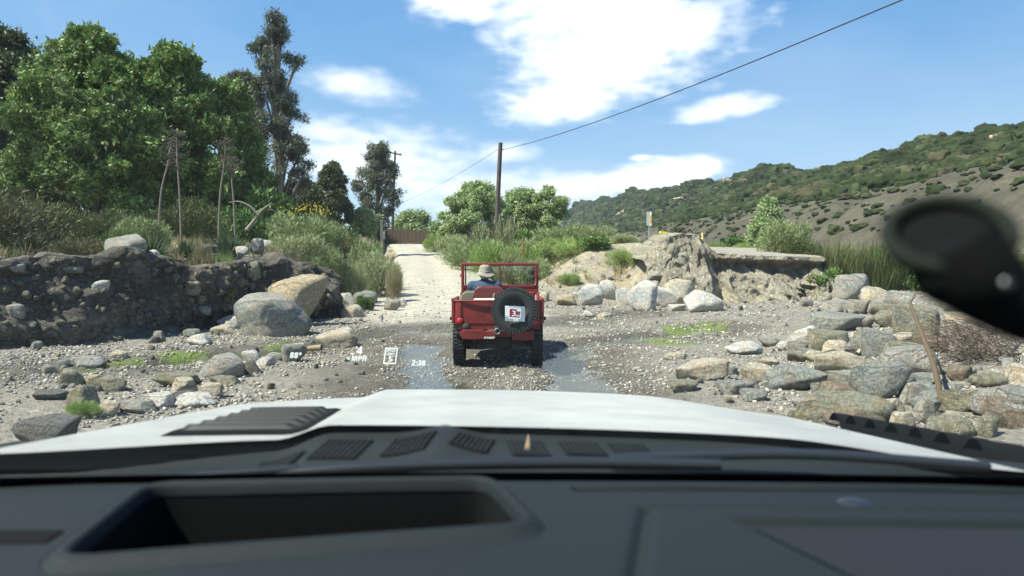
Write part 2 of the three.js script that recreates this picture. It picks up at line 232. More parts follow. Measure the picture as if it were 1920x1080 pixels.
// ---------- the cut bank on the driver's side ----------
const toPix = (x, y, d) => { const a = x / d, b = (y - EYE) / d, c = Math.cos(PITCH), s = Math.sin(PITCH), v = (b * c - s) / (c + b * s); return [960 + FOCAL * a * (c - v * s), 540 - FOCAL * v]; };
let bankAt;
{
  const bd = (u) => lerp(7.2, 18.9, u), NU = 420, NV = 120;
  const g = grid(NU, NV, (u, v) => {
    const d = bd(u), x = pl(toeL, d), sl = (pl(toeL, d + 0.8) - pl(toeL, d - 0.8)) / 1.6, L = Math.hypot(1, sl), nx = 1 / L, nd = -sl / L;
    const ix = x - nx * 1.7, id = d - nd * 1.7, end = sst(1.0, 0.86, u), top = Math.max(land(ix, id), 0.35) * lerp(0.75, 1, end) + 0.55 * fbm(d * 0.9, 2.5, 3, 4) - 0.03, t = Math.min(1, v / 0.8);
    let y = -0.14 + (top + 0.14) * t;
    const along = d * 1.35, clod = 0.75 * fbm(along * 0.5, y * 0.8, 3.3, 3) + 0.30 * fbm(along * 1.6, y * 1.9, 5.1, 3) + 0.07 * fbm(along * 6, y * 6.5, 8.1, 2);
    let o = 0.34 + 0.85 * Math.pow(1 - t, 1.3) + clod - 0.22 * Math.exp(-(((t - 0.16) / 0.12) ** 2)) + 0.16 * Math.exp(-(((t - 0.93) / 0.06) ** 2)) * (0.6 + N(along * 0.9, 4));
    if (v > 0.8) { const k = (v - 0.8) / 0.2; o = lerp(o, -1.5, k); const xx = x + nx * o, dd = d + nd * o; y = lerp(top + 0.03, land(xx, dd) + 0.02, sst(0.25, 0.8, k)) - 0.10 * sst(0.85, 1, k) + 0.02 * N(along * 3, k * 9); }
    y += 0.04 * fbm(along * 4, v * 20, 9, 2) * (v > 0.02 ? 1 : 0);
    return [x + nx * o, y, -(d + nd * o)];
  });
  boxUV(g, 1.5);
  colored(g, (x, y, z) => { const n = fbm(x * 0.9, y * 1.6, -z * 0.9, 4), m = fbm(x * 4, y * 6, -z * 4, 3), k = clamp(0.45 + n * 1.3 + m * 0.8); return [lerp(0.075, 0.20, k), lerp(0.067, 0.178, k), lerp(0.053, 0.14, k)]; });
  const bank = group('cut_bank'); tag(bank, 'dark stony cut bank of the stream on the driver side, yuccas on top', 'bank');
  mesh(g, new THREE.MeshStandardMaterial({ vertexColors: true, map: gravelMap, roughness: 1, bumpMap: gravelBump, bumpScale: 0.03 }), 'earth_face', bank);
  const p = g.attributes.position, pix = []; for (let i = 0; i < p.count; i++) { const v = Math.floor(i / (NU + 1)) / NV; pix.push(v < 0.8 ? toPix(p.getX(i), p.getY(i), -p.getZ(i)) : [1e6, 1e6]); }
  bankAt = (px, py) => { let b = 1e9, k = 0; for (let i = 0; i < pix.length; i++) { const q = (pix[i][0] - px) ** 2 + (pix[i][1] - py) ** 2 + (-p.getZ(i)) * 0.4; if (q < b) { b = q; k = i; } } return { x: p.getX(k), y: p.getY(k), d: -p.getZ(k), n: [g.attributes.normal.getX(k), g.attributes.normal.getY(k), g.attributes.normal.getZ(k)] }; };
  bankAt.mesh = g; bankAt.group = bank; bankAt.NU = NU; bankAt.NV = NV;
}

// ---------- rocks ----------
const rockMat = {};
for (const [k, c, s] of [['grey', [0.40, 0.385, 0.325], 1], ['blue', [0.32, 0.33, 0.285], 1], ['tan', [0.54, 0.45, 0.29], 1], ['white', [0.70, 0.675, 0.59], 1], ['dark', [0.17, 0.168, 0.148], 1], ['cream', [0.60, 0.535, 0.40], 1], ['olive', [0.31, 0.295, 0.205], 1], ['brown', [0.27, 0.215, 0.15], 1]])
  rockMat[k] = new THREE.MeshStandardMaterial({ color: C(...c.map((v) => v * 1.45)), map: graniteMap, roughness: 0.92, bumpMap: graniteBump, bumpScale: 0.03 * s });
function rockGeo(seed, [w, h, dep], detail = 8, sharp = 9, slant = 0) {
  const r = rngOf(seed * 7919 + 13), g0 = new THREE.IcosahedronGeometry(1, detail); g0.deleteAttribute('uv'); g0.deleteAttribute('normal');
  const g = mergeVertices(g0, 1e-4), planes = [];
  for (let i = 0; i < 13; i++) { const z = r() * 2 - 1, t = r() * 6.283, q = Math.sqrt(1 - z * z); planes.push([q * Math.cos(t), z, q * Math.sin(t), 0.62 + 0.4 * r()]); }
  planes.push([slant * 0.6, 0.9, 0.15, 0.62], [0, -1, 0, 0.8]);
  const p = g.attributes.position, off = r() * 90;
  for (let i = 0; i < p.count; i++) {
    const x = p.getX(i), y = p.getY(i), z = p.getZ(i); let s = 0; for (const [a, b, c, k] of planes) { const m = Math.max(0, a * x + b * y + c * z) / k; s += Math.pow(m, sharp); }
    let q = 1 / Math.pow(s, 1 / sharp); q = Math.min(q, 1.5); q *= 1 + 0.10 * fbm3(x * 1.6 + off, y * 1.6, z * 1.6, 3) + 0.03 * pn.noise(x * 6 + off, y * 6, z * 6) - 0.05 * Math.max(0, 0.12 - Math.abs(pn.noise(x * 1.1 + off, y * 2.4 + 4, z * 1.1))) * 8 * 0.35;
    p.setXYZ(i, x * q, y * q, z * q);
  }
  g.computeBoundingBox(); const b = g.boundingBox, e = b.getSize(new THREE.Vector3());
  g.translate(-(b.min.x + b.max.x) / 2, -b.min.y, -(b.min.z + b.max.z) / 2); g.scale(w / e.x, h / e.y, dep / e.z);
  g.computeVertexNormals(); return boxUV(g, 0.8);
}
let rockSeed = 40;
const anchors = [], toneWord = { grey: 'grey', blue: 'bluish', white: 'white', dark: 'dark', cream: 'buff', olive: 'olive', brown: 'brown', tan: 'tan' };
const shortOf = (l) => l.split(/ (?:in|at|on|of|left|right|behind|below|under|beside|by|near|with|lying|standing|leaning|just|up|before|between|tucked|peeking|showing|stuck|half|touching|against|wedged|perched|carrying|along|across|above|next|sloping|nearest|low|high|balanced|over|among|from|first|second|rightmost|leftmost|far) /)[0].replace(/,$/, '');
// says which loose stone this is by its colour, its size and the named rock it lies next to
function beside(kind, wpx, noun, px, py) {
  let b = 1e9, a = anchors[0]; for (const q of anchors) { const e = (q.px - px) ** 2 + 3 * (q.py - py) ** 2; if (e < b && q.short.split(' ').length > 2 && anchors.filter((z) => z.short === q.short).length === 1) { b = e; a = q; } }
  const dx = px - a.px, dy = (py - a.py) * 1.6, far = Math.hypot(dx, dy) > 60 ? 'some way ' : '', rel = Math.abs(dx) > Math.abs(dy) ? (dx < 0 ? 'left of' : 'right of') : dy > 0 ? 'in front of' : 'behind';
  return `${wpx < 10 ? 'small' : wpx < 17 ? 'medium' : 'large'} ${toneWord[kind]} ${noun} ${far}${rel} the ${a.short}`;
}
// placed where its foot stands in the picture [x0, y0, x1, y1]: size from its distance
function rock(b, kind, label, o = {}) {
  const [x0, y0, x1, y1] = b, cx = (x0 + x1) / 2, f = o.d ? { d: o.d, x: side(cx, y1)[0] * o.d, y: EYE + side(cx, y1)[1] * o.d } : hit(cx, y1), k = f.d / FOCAL, w = (x1 - x0) * k, dep = w * (o.deep ?? 0.72), slope = clamp((y1 - HOR) / FOCAL, 0, 0.3);
  const h = Math.max(w * 0.28, (y1 - y0) * k - dep * slope * 0.55), sink = 0.14 * h + 0.02;
  const s = o.seed ?? rockSeed++, big = (x1 - x0) > 45;
  const m = mesh(rockGeo(s, [w * 1.03, h + sink, dep], big ? 10 : 6, o.sharp ?? 12, o.slant ?? 0), rockMat[kind], o.name ?? (w > 0.6 ? 'boulder' : 'stone'));
  const d = f.d + dep * 0.42; m.position.set(side(cx, y1)[0] * d, o.d >= 24 ? land(side(cx, y1)[0] * d, d) - sink : o.d ? f.y - 0.03 : f.y - sink, -d); m.rotation.y = (o.turn ?? 0);
  if (!o.auto) anchors.push({ short: shortOf(label), px: cx, py: y1 });
  return tag(m, o.auto ? beside(kind, (x1 - x0) * 0.4, 'rock', cx, y1) : label, o.cat ?? (w > 0.6 ? 'boulder' : 'stone'), o.group);
}
// a rock half buried in the face of the cut bank
function embed(b, kind, label) {
  const f = bankAt((b[0] + b[2]) / 2, (b[1] + b[3]) / 2), k = f.d / FOCAL, w = (b[2] - b[0]) * k * 1.1, h = (b[3] - b[1]) * k * 1.1, s = rockSeed++;
  const m = mesh(rockGeo(s, [w, h, w * 0.9], 6, 9), rockMat[kind], 'stone'); m.position.set(f.x - f.n[0] * w * 0.2, f.y - h / 2, -f.d - f.n[2] * w * 0.2); return tag(m, label, 'stone');
}
// driver's side
rock([445, 545, 588, 634], 'grey', 'huge rounded grey boulder standing in front of the tan boulder', { sharp: 14, deep: 0.62 });
rock([497, 522, 613, 622], 'tan', 'huge tan sandstone boulder leaning behind the grey boulder', { sharp: 9, deep: 0.7, d: 15.6 });
rock([595, 613, 672, 652], 'cream', 'cream wedge-shaped rock at the edge of the track, in front of the tan boulder', { sharp: 14, slant: -0.5 });
rock([404, 588, 459, 618], 'white', 'pale lens-shaped rock tucked against the huge grey boulder');
rock([400, 608, 448, 627], 'cream', 'low smooth oval stone lying below the pale lens-shaped rock');
rock([415, 545, 447, 574], 'white', 'angular white rock beside the upper edge of the huge grey boulder');
rock([462, 528, 505, 548], 'grey', 'grey rock peeking over the top of the huge grey boulder', { d: 18.4 });
rock([590, 511, 619, 546], 'blue', 'upright slate-blue pointed rock behind the tan boulder', { d: 20.4, sharp: 13 });
rock([599, 539, 629, 568], 'blue', 'slate-grey slab leaning just right of the tan boulder');
rock([562, 512, 592, 531], 'white', 'flat white rock behind the top of the tan boulder', { d: 20.2 });
rock([632, 549, 669, 575], 'white', 'blocky white rock up the slope right of the tan boulder');
rock([664, 544, 708, 575], 'blue', 'rounded grey rock behind the small green weed by the track');
rock([638, 571, 683, 596], 'cream', 'pale flattened rock below the blocky white rock');
rock([720, 561, 752, 583], 'grey', 'grey rock at the foot of the roadside bush');
rock([745, 559, 764, 574], 'white', 'small round white stone at the edge of the pale road');
rock([611, 566, 643, 593], 'dark', 'dark elongated slab between tan boulder and pale flattened rock');
rock([373, 661, 463, 709], 'grey', 'large loaf-shaped grey rock lying near the white hood', { sharp: 13, deep: 0.6 });
rock([291, 697, 380, 727], 'olive', 'long low rock lying behind the square cream block', { deep: 0.5 });
rock([319, 706, 372, 746], 'cream', 'square cream block just beyond the hood', { sharp: 16 });
rock([320, 731, 369, 755], 'dark', 'small dark rock in front of the square cream block');
rock([377, 717, 419, 749], 'cream', 'rough knobbly cream rock right of the square cream block');
rock([326, 741, 406, 768], 'white', 'pale flaky slab touching the hood outline', { sharp: 14 });
rock([274, 737, 325, 769], 'white', 'pale pyramid-shaped rock at the hood outline', { sharp: 12 });
rock([226, 747, 299, 779], 'grey', 'grey low rock left of the pale pyramid-shaped rock');
rock([183, 749, 231, 784], 'cream', 'rough buff rock beside the tuft of green grass', { sharp: 12 });
rock([126, 721, 183, 766], 'olive', 'olive-grey pointed rock behind the tuft of green grass', { sharp: 11 });
rock([181, 704, 244, 737], 'olive', 'flat oval brownish rock in the muddy stream');
rock([158, 703, 188, 724], 'tan', 'small orange-tan stone against the flat oval rock');
rock([112, 689, 159, 724], 'olive', 'lumpy mossy rock left of the orange-tan stone');
rock([134, 665, 199, 692], 'grey', 'roof-shaped grey rock in the middle of the gravel bar', { sharp: 12 });
rock([101, 676, 129, 696], 'blue', 'egg-shaped bluish stone left of the roof-shaped rock');
rock([77, 686, 103, 703], 'grey', 'small angular stone left of the egg-shaped bluish stone');
rock([207, 659, 244, 674], 'cream', 'pale flat stone on the gravel bar behind the roof-shaped rock');
rock([353, 625, 397, 649], 'white', 'bright faceted rock in shallow water before the dark bank', { sharp: 14, slant: -0.4 });
rock([286, 620, 311, 642], 'grey', 'round grey stone at the foot of the dark bank, with a smaller one in front');
rock([279, 630, 299, 645], 'dark', 'smaller dark stone leaning on the round grey stone below the bank');
rock([347, 616, 376, 632], 'blue', 'slender slate stone behind the bright faceted rock');
rock([57, 639, 81, 658], 'blue', 'lone grey stone at the dark bank foot, far left');
rock([36, 776, 145, 842], 'dark', 'big dark blue-grey boulder in the bottom left, next to the hood', { sharp: 12 });
rock([64, 736, 125, 754], 'dark', 'dark damp flat rock left of the olive-grey pointed rock');
rock([455, 656, 495, 679], 'white', 'white rock carrying a small dark block on its top', { sharp: 12 });
rock([458, 648, 486, 666], 'dark', 'small dark block perched on a white rock', { d: 11.95, sharp: 16 });
rock([476, 669, 514, 688], 'white', 'white rounded stone in front of the rock with the dark block');
rock([500, 660, 538, 679], 'grey', 'light grey flat stone right of the white rocks');
rock([525, 644, 574, 681], 'blue', 'smooth blue-grey slanted stone beside the driftwood stick', { sharp: 8 });
rock([547, 644, 572, 657], 'cream', 'small pale stone above the blue-grey slanted stone');
rock([458, 675, 493, 703], 'dark', 'dark rock wedged against the loaf-shaped grey rock');
rock([392, 707, 448, 724], 'olive', 'flat stone half buried below the loaf-shaped grey rock');
// on and in the cut bank
rock([196, 442, 283, 484], 'grey', 'long grey boulder balanced on the brink of the dark bank', { d: 14.6, sharp: 12, slant: -0.4 });
rock([280, 469, 299, 486], 'white', 'small white rock right of the long boulder on the bank brink', { d: 15.2 });
rock([371, 459, 416, 473], 'dark', 'dark flat rock below the yuccas on the bank top', { d: 16.4 });
rock([442, 463, 467, 482], 'white', 'white block on the bank edge below the largest yucca', { d: 17.4, sharp: 13 });
rock([469, 449, 493, 474], 'grey', 'upright grey block on the bank edge right of the yuccas', { d: 18, sharp: 15 });
rock([466, 426, 520, 448], 'white', 'wide pale boulder behind the upright block among the bushes', { d: 24 });
rock([522, 425, 558, 442], 'white', 'pale rounded boulder half hidden in bushes on the terrace', { d: 25 });
for (const [b, k, l, d] of [[[462, 491, 493, 528], 'olive', 'olive rounded rock stuck high in the cut bank', 18.3], [[173, 527, 203, 551], 'white', 'white sunlit rock stuck out of the dark bank face', 13.9], [[349, 526, 378, 554], 'grey', 'grey rock low in the bank, leftmost of the stacked three', 16.0], [[326, 532, 349, 555], 'dark', 'dark rock in the bank left of the stacked grey rocks', 15.7], [[366, 547, 391, 573], 'olive', 'greenish rock in the lower bank near the white angular rock', 16.5], [[370, 573, 396, 592], 'grey', 'grey rock at the bank toe under the greenish rock', 16.1], [[14, 496, 46, 511], 'grey', 'flat grey rock near the bank top at the picture edge', 12.9], [[14, 571, 46, 598], 'grey', 'egg-shaped rock low in the dark bank at the picture edge', 12.6], [[117, 496, 154, 511], 'grey', 'flat grey rock under the bank brink left of the long boulder', 13.6], [[45, 600, 72, 614], 'olive', 'olive flat stone in the lower dark bank', 12.8]]) embed(b, k, l);
for (const [b, k, l] of [[[677, 485, 700, 504], 'grey', 'grey rock below the roadside bush, upper slope'], [[690, 492, 722, 512], 'dark', 'dark cracked rock just below the roadside bush'], [[577, 495, 602, 512], 'grey', 'grey stone on the slope above the upright slate-blue rock'], [[620, 486, 646, 502], 'white', 'white stone on the slope under the terrace bushes']]) rock(b, k, l);
// pale boulders set along the washed-out road edge
rock([1082, 531, 1131, 574], 'white', 'big pale boulder with a peaked top, first of the white row', { sharp: 10 });
rock([1121, 525, 1165, 565], 'white', 'round pale boulder, second in the white row', { sharp: 9 });
rock([1153, 539, 1188, 576], 'white', 'smaller egg-shaped pale boulder in the white row');
rock([1176, 525, 1232, 584], 'white', 'tallest pale boulder in the middle of the white row', { sharp: 9, deep: 0.7 });
rock([1205, 529, 1236, 556], 'cream', 'tan boulder showing behind the tallest pale boulder', { d: 22.3 });
rock([1220, 536, 1276, 577], 'white', 'angular white boulder right of the tallest pale boulder', { sharp: 14, slant: 0.3 });
rock([1247, 527, 1305, 576], 'cream', 'round cracked cream boulder beside the angular white one', { d: 21.4 });
rock([1286, 543, 1356, 586], 'white', 'long white boulder sloping down at the end of the row', { sharp: 11, slant: 0.6 });
rock([1252, 570, 1288, 584], 'white', 'flat white stone in front of the cracked cream boulder');
rock([1043, 552, 1082, 574], 'tan', 'brown-tan hollow rock left of the white row', { sharp: 13 });
rock([1011, 546, 1030, 566], 'cream', 'cream stone just right of the red jeep windscreen');
rock([1072, 548, 1088, 561], 'white', 'small white stone between the brown-tan rock and the white row');
rock([1093, 584, 1115, 596], 'white', 'flat pale stone in the mud before the first white boulder');
rock([1117, 585, 1148, 597], 'cream', 'wide flat pale stone in the mud before the egg-shaped boulder');
rock([1227, 618, 1254, 629], 'grey', 'flat grey stone lying on the bright green algae');
rock([1242, 665, 1286, 675], 'cream', 'thin pale slab at the lower end of the algae');
// the pile on the passenger's side
const pile = [
  [[1565, 512, 1640, 563], 'grey', 'massive grey boulder at the back of the rock pile, under the reeds', { sharp: 9 }], [[1542, 548, 1574, 565], 'grey', 'small grey stone left of the massive back boulder'], [[1610, 550, 1632, 567], 'tan', 'small tan stone below the massive back boulder'],
  [[1619, 536, 1668, 577], 'cream', 'buff upright boulder right of the massive back boulder', { sharp: 11 }], [[1660, 544, 1712, 584], 'grey', 'grey boulder behind the dark phone mount'], [[1542, 561, 1600, 592], 'grey', 'pale grey rock in front of the massive back boulder'], [[1590, 561, 1630, 590], 'grey', 'grey notched rock between the buff upright and the dark ridge boulder'],
  [[1626, 568, 1690, 592], 'olive', 'olive low rock under the buff upright boulder'], [[1518, 583, 1640, 622], 'blue', 'wide dark ridge-shaped boulder across the middle of the pile', { sharp: 12 }], [[1638, 581, 1697, 614], 'olive', 'olive rock right of the ridge-shaped boulder'], [[1677, 566, 1757, 648], 'olive', 'large olive triangular boulder behind the dry roots', { sharp: 14 }],
  [[1754, 585, 1816, 626], 'grey', 'grey boulder under the phone mount arm'], [[1795, 606, 1853, 644], 'grey', 'round grey boulder at the far right behind the dry roots'], [[1469, 610, 1532, 644], 'white', 'pale flat-topped angular rock at the front of the pile', { sharp: 15, slant: -0.4 }], [[1514, 616, 1594, 659], 'olive', 'boxy olive-grey boulder next to the pale flat-topped rock', { sharp: 16 }],
  [[1606, 613, 1680, 672], 'blue', 'round blue-grey boulder with a pale stick across it', { sharp: 8 }], [[1493, 632, 1518, 649], 'grey', 'small stone wedged under the boxy boulder'], [[1453, 639, 1495, 658], 'white', 'white veined stone below the pale flat-topped rock'], [[1420, 630, 1465, 651], 'grey', 'grey sloping rock behind the pale angular wedge'], [[1358, 639, 1436, 666], 'white', 'pale angular wedge lying alone on the mud', { sharp: 16, slant: -0.5 }],
  [[1492, 651, 1540, 674], 'blue', 'grey-green low stone under the boxy boulder'], [[1517, 657, 1622, 701], 'cream', 'long buff boulder in the middle of the pile', { sharp: 10 }], [[1649, 645, 1755, 708], 'grey', 'large slab-sided grey boulder right of the round blue-grey one', { sharp: 12 }], [[1261, 667, 1358, 714], 'cream', 'big pale wedge rock nearest the gravel track', { sharp: 17, slant: -0.6 }],
  [[1355, 685, 1386, 705], 'blue', 'grey stone behind the big pale wedge rock'], [[1253, 712, 1313, 737], 'olive', 'olive flat oval rock below the big pale wedge'], [[1387, 679, 1457, 718], 'cream', 'broken buff rock with a dark hollow face', { sharp: 15 }], [[1415, 671, 1464, 690], 'cream', 'pale rock above the broken buff rock'], [[1426, 681, 1539, 734], 'blue', 'big smooth bluish boulder right of the broken buff rock', { sharp: 9 }],
  [[1546, 695, 1598, 727], 'grey', 'smooth grey egg-shaped rock right of the bluish boulder'], [[1587, 675, 1704, 761], 'blue', 'great triangular grey boulder with a sharp right edge', { sharp: 15, deep: 0.55 }], [[1340, 712, 1410, 742], 'blue', 'greenish flat rock near the hood, below the broken buff rock'], [[1389, 729, 1442, 754], 'blue', 'dark green angular stone near the hood'], [[1480, 754, 1669, 798], 'olive', 'long low layered slab along the hood outline', { sharp: 12, deep: 0.5 }],
  [[1551, 720, 1652, 761], 'olive', 'striped slab in front of the great triangular boulder', { sharp: 12 }], [[1520, 718, 1543, 746], 'blue', 'small square slate stone standing on end'], [[1486, 703, 1518, 727], 'tan', 'round mustard-brown stone by the bluish boulder'], [[1666, 771, 1715, 808], 'cream', 'buff rock by the black fender vent, left one'], [[1713, 775, 1838, 824], 'olive', 'wide mossy boulder just beyond the black fender vent'], [[1705, 739, 1751, 796], 'grey', 'upright grey slab right of the great triangular boulder', { sharp: 14 }],
  [[1773, 732, 1843, 778], 'olive', 'smooth boulder above the wide mossy boulder'], [[1833, 778, 1877, 821], 'olive', 'dull boulder right of the wide mossy boulder'], [[1767, 718, 1804, 736], 'grey', 'flat stone at the foot of the dry stalk'], [[1818, 698, 1900, 727], 'olive', 'low boulder under the dry root mass'], [[1850, 640, 1905, 672], 'grey', 'grey stone at the right picture edge among dry roots'], [[1846, 740, 1918, 790], 'brown', 'brown boulder at the right picture edge'],
];
for (const [b, k, l, o] of pile) rock(b, k, l, o);
{ const r = rngOf(414), K = ['grey', 'olive', 'cream', 'blue', 'grey', 'brown']; for (let i = 0; i < 46; i++) { const y = lerp(575, 815, r()), x = lerp(1480 + Math.abs(y - 640) * 0.15, 1915, r()), s = (14 + (y - 560) * 0.09) * (0.8 + 1.3 * r() * r()); rock([x - s, y - s * (0.9 + 0.5 * r()), x + s, y], K[i % 6], '', { auto: true, group: 'medium rocks of the pile', sharp: 10 + 7 * r(), slant: r() - 0.5, turn: r() * 0.6 - 0.3, name: 'stone', cat: 'stone' }); } }
// cobbles: a few shapes, laid singly
{
  const r = rngOf(99), shapes = []; for (let i = 0; i < 10; i++) shapes.push(rockGeo(900 + i, [1, 0.55 + 0.35 * r(), 0.75 + 0.2 * r()], 3, 9 + r() * 5));
  const kinds = ['grey', 'blue', 'grey', 'white', 'olive', 'cream', 'olive', 'grey'];
  const area = [
    [34, 'small grey cobble on the gravel bar before the dark bank', 'cobbles on the gravel bar', 0, 655, 330, 760, 8, 17], [18, 'small cobble at the foot of the dark cut bank', 'cobbles under the dark bank', 60, 600, 440, 660, 7, 14], [26, 'small cobble beside the track near the driftwood stick', 'cobbles left of the track', 440, 640, 720, 735, 7, 15],
    [26, 'small stone on the slope between tan boulder and pale road', 'stones on the roadside slope', 600, 500, 770, 610, 7, 16], [30, 'small stone in the rubble under the eroded cliff', 'rubble below the cliff', 1330, 555, 1540, 590, 6, 12],
    [26, 'small stone below the dry grass slope near the white row', 'stones under the grass slope', 1010, 500, 1200, 585, 6, 13], [52, 'small cobble filling gaps of the rock pile near the hood', 'cobbles near the hood', 1300, 690, 1680, 800, 9, 30], [58, 'small cobble between the boulders of the rock pile', 'cobbles in the pile', 1500, 570, 1900, 810, 10, 34], [16, 'stray cobble on the flat mud past the algae', 'cobbles on the mud', 1180, 590, 1480, 660, 6, 12],
  ];
  for (const [n, l, gname, x0, y0, x1, y1, s0, s1] of area) for (let i = 0; i < n; i++) {
    const cpx = lerp(x0, x1, r()), cpy = lerp(y0, y1, r()), f = hit(cpx, cpy), sp = lerp(s0, s1, r() * r()), s = sp * f.d / FOCAL, shp = shapes[Math.floor(r() * 10)], kd = kinds[Math.floor(r() * 8)], m = mesh(shp, rockMat[kd], 'cobble');
    m.scale.setScalar(s); m.position.set(f.x, f.y - s * 0.13, -f.d); m.rotation.set((r() - 0.5) * 0.5, r() * 6.28, (r() - 0.5) * 0.5); tag(m, beside(kd, sp, 'cobble', cpx, cpy), 'cobble', 'loose cobbles');
  }
  { // small stones in the bank face
    const L = [], g = bankAt.mesh, P = g.attributes.position, { NU, NV } = bankAt; for (let i = 0; i < 1300; i++) { const k = Math.floor(r() * NV * 0.78) * (NU + 1) + Math.floor(Math.pow(r(), 0.8) * NU), s = 0.02 + 0.2 * Math.pow(r(), 4), q = shapes[i % 10].clone(); q.scale(s, s, s); q.rotateY(r() * 6.28); q.rotateX(r() * 3); L.push(q.translate(P.getX(k), P.getY(k), P.getZ(k))); }
    const m = mesh(merge(L), rockMat.olive, 'embedded_gravel', bankAt.group); m.userData.kind = 'stuff';
  }
  // gravel nobody could count
  const peb = []; for (let i = 0; i < 3; i++) { const q = rockGeo(950 + i, [1, 0.6, 0.8], 1, 10); peb.push(q); }
  const tones = [[0.34, 0.32, 0.27], [0.25, 0.24, 0.21], [0.42, 0.40, 0.345], [0.16, 0.155, 0.135], [0.32, 0.27, 0.195]];
  const M = new THREE.Matrix4(), Q = new THREE.Quaternion(), E = new THREE.Euler(), col = new THREE.Color();
  const pm = new THREE.MeshStandardMaterial({ color: C(1, 1, 1), roughness: 0.9 });
  for (let v = 0; v < 3; v++) {
    const n = 32000, im = new THREE.InstancedMesh(peb[v], pm, n); let k = 0;
    for (let tries = 0; k < n && tries < n * 6; tries++) {
      const d = 6.6 * Math.pow(30 / 6.6, Math.pow(r(), 0.85)), x = (r() * 2 - 1) * (0.86 * d + 1.5); const y = land(x, d); if (y < WATER - 0.05) continue;
      const bank = y > 0.9 ? 0.35 : 1, tr = d < 17 && Math.abs(x - pl(roadX, d)) < 2.2 ? 0.75 : 1; if (r() < onRoad(x, d) * 0.93) continue; if (r() > bank) continue;
      const mud = x > 2 && d > 10.5 ? 0.6 : 1, clump = clamp(0.5 + 1.9 * fbm(x * 0.6, d * 0.6, 31, 3)); if (r() > clump * mud) continue;
      const s = (0.013 + 0.05 * Math.pow(r(), 5)) * tr * (0.8 + d * 0.03);
      Q.setFromEuler(E.set((r() - 0.5) * 0.7, r() * 6.28, (r() - 0.5) * 0.7)); M.compose(new THREE.Vector3(x, y - s * 0.15, -d), Q, new THREE.Vector3(s, s, s)); im.setMatrixAt(k, M);
      const t = tones[Math.floor(r() * 5)], w = 0.75 + 0.5 * r(); im.setColorAt(k, col.setRGB(t[0] * w, t[1] * w, t[2] * w)); k++;
    }
    im.count = k; put(im, 'gravel'); tag(im, 'loose grey gravel strewn over the stream bed', 'gravel', null, 'stuff');
  }
}

// ---------- eroded cliff with the broken road edge ----------
{
  const cg = group('eroded_cliff', [0, 0, 0]);
  const base = (u) => [lerp(4.6, 11.5, u), lerp(23.7, 25.3, u) + 0.25 * N(u * 6, 2)];
  const topAt = (u) => pl([[0, 1.5], [0.05, 1.9], [0.10, 2.3], [0.2, 2.45], [0.28, 2.42], [0.33, 2.15], [0.375, 1.76], [0.6, 1.68], [0.97, 1.62], [1, 1.2]], u) + 0.05 * N(u * 30, 6);
  const g = grid(300, 130, (u, v) => {
    const [bx, bd] = base(u), top = topAt(u), slab = sst(0.35, 0.37, u);
    const t = Math.min(1, v / 0.9), y = -0.1 + (top + 0.1) * t;
    const rib = 1 - Math.abs(N(u * 6.5 + 0.55 * N(t * 2.2, u * 6), t * 0.9, 2.2)) * 1.9, rib2 = 1 - Math.abs(N(u * 15 + t * 2.2 + N(t * 4, u * 9), t * 2.6, 4.2)) * 2;
    let o = 1.9 * Math.pow(1 - t, 1.1) * (0.45 + 0.65 * rib) + 0.24 * rib2 * (1 - t * 0.5) * sst(0, 0.15, t) + 0.5 * fbm(u * 8, t * 2.6, 12, 3);
    o += 0.12 * fbm(u * 45, t * 10, 3, 3) + 0.05 * fbm(u * 130, t * 26, 5, 2);
    o += slab * (0.30 * sst(0.86, 0.93, t) - 0.42 * sst(0.55, 0.72, t) * sst(0.9, 0.82, t) * (0.5 + 0.8 * (N(u * 14, 8) + 0.4)));
    let d = bd - o, yy = y + 0.03 * fbm(u * 60, t * 20, 9, 2);
    if (v > 0.9) { d += (v - 0.9) * 26; yy = top + 0.04 * N(u * 20, v * 30) + (v - 0.9) * 1.2; }
    return [bx + 0.12 * N(t * 5, u * 20, 6), yy, -d];
  });
  boxUV(g, 1.3);
  colored(g, (x, y, z) => { const n = fbm(x * 1.2, y * 2.5, z * 0.5, 4), band = 0.5 + 0.5 * N(x * 0.3, y * 7, 2); const k = clamp(0.5 + n * 1.2), q = 0.85 + 0.2 * band; return [lerp(0.35, 0.54, k) * q, lerp(0.32, 0.485, k) * q, lerp(0.235, 0.36, k) * q]; });
  mesh(g, new THREE.MeshStandardMaterial({ vertexColors: true, map: gravelMap, roughness: 1, bumpMap: gravelBump, bumpScale: 0.035 }), 'earth_face', cg);
  const s = grid(90, 24, (u, v) => { const x = lerp(7.15, 11.25, u), ed = lerp(24.0, 24.75, u) + 0.10 * fbm(x * 3, 2, 2, 3); const w = v < 0.15 ? 0 : (v - 0.15) / 0.85, d = ed + w * 6; const y = lerp(1.74, 1.66, u) + w * 0.35 - (v < 0.15 ? (0.15 - v) / 0.15 * (0.13 + 0.05 * N(x * 4, 3)) : 0) + 0.012 * N(x * 5, d * 5); return [x, y, -d]; });
  boxUV(s, 1.3); mesh(s, mat([0.40, 0.365, 0.30], 1, { map: gravelMap, bumpMap: gravelBump, bumpScale: 0.015 }), 'pavement_edge', cg);
  tag(cg, 'eroded tan earth cliff with a broken road edge on top, behind the white boulders', 'cliff');
}

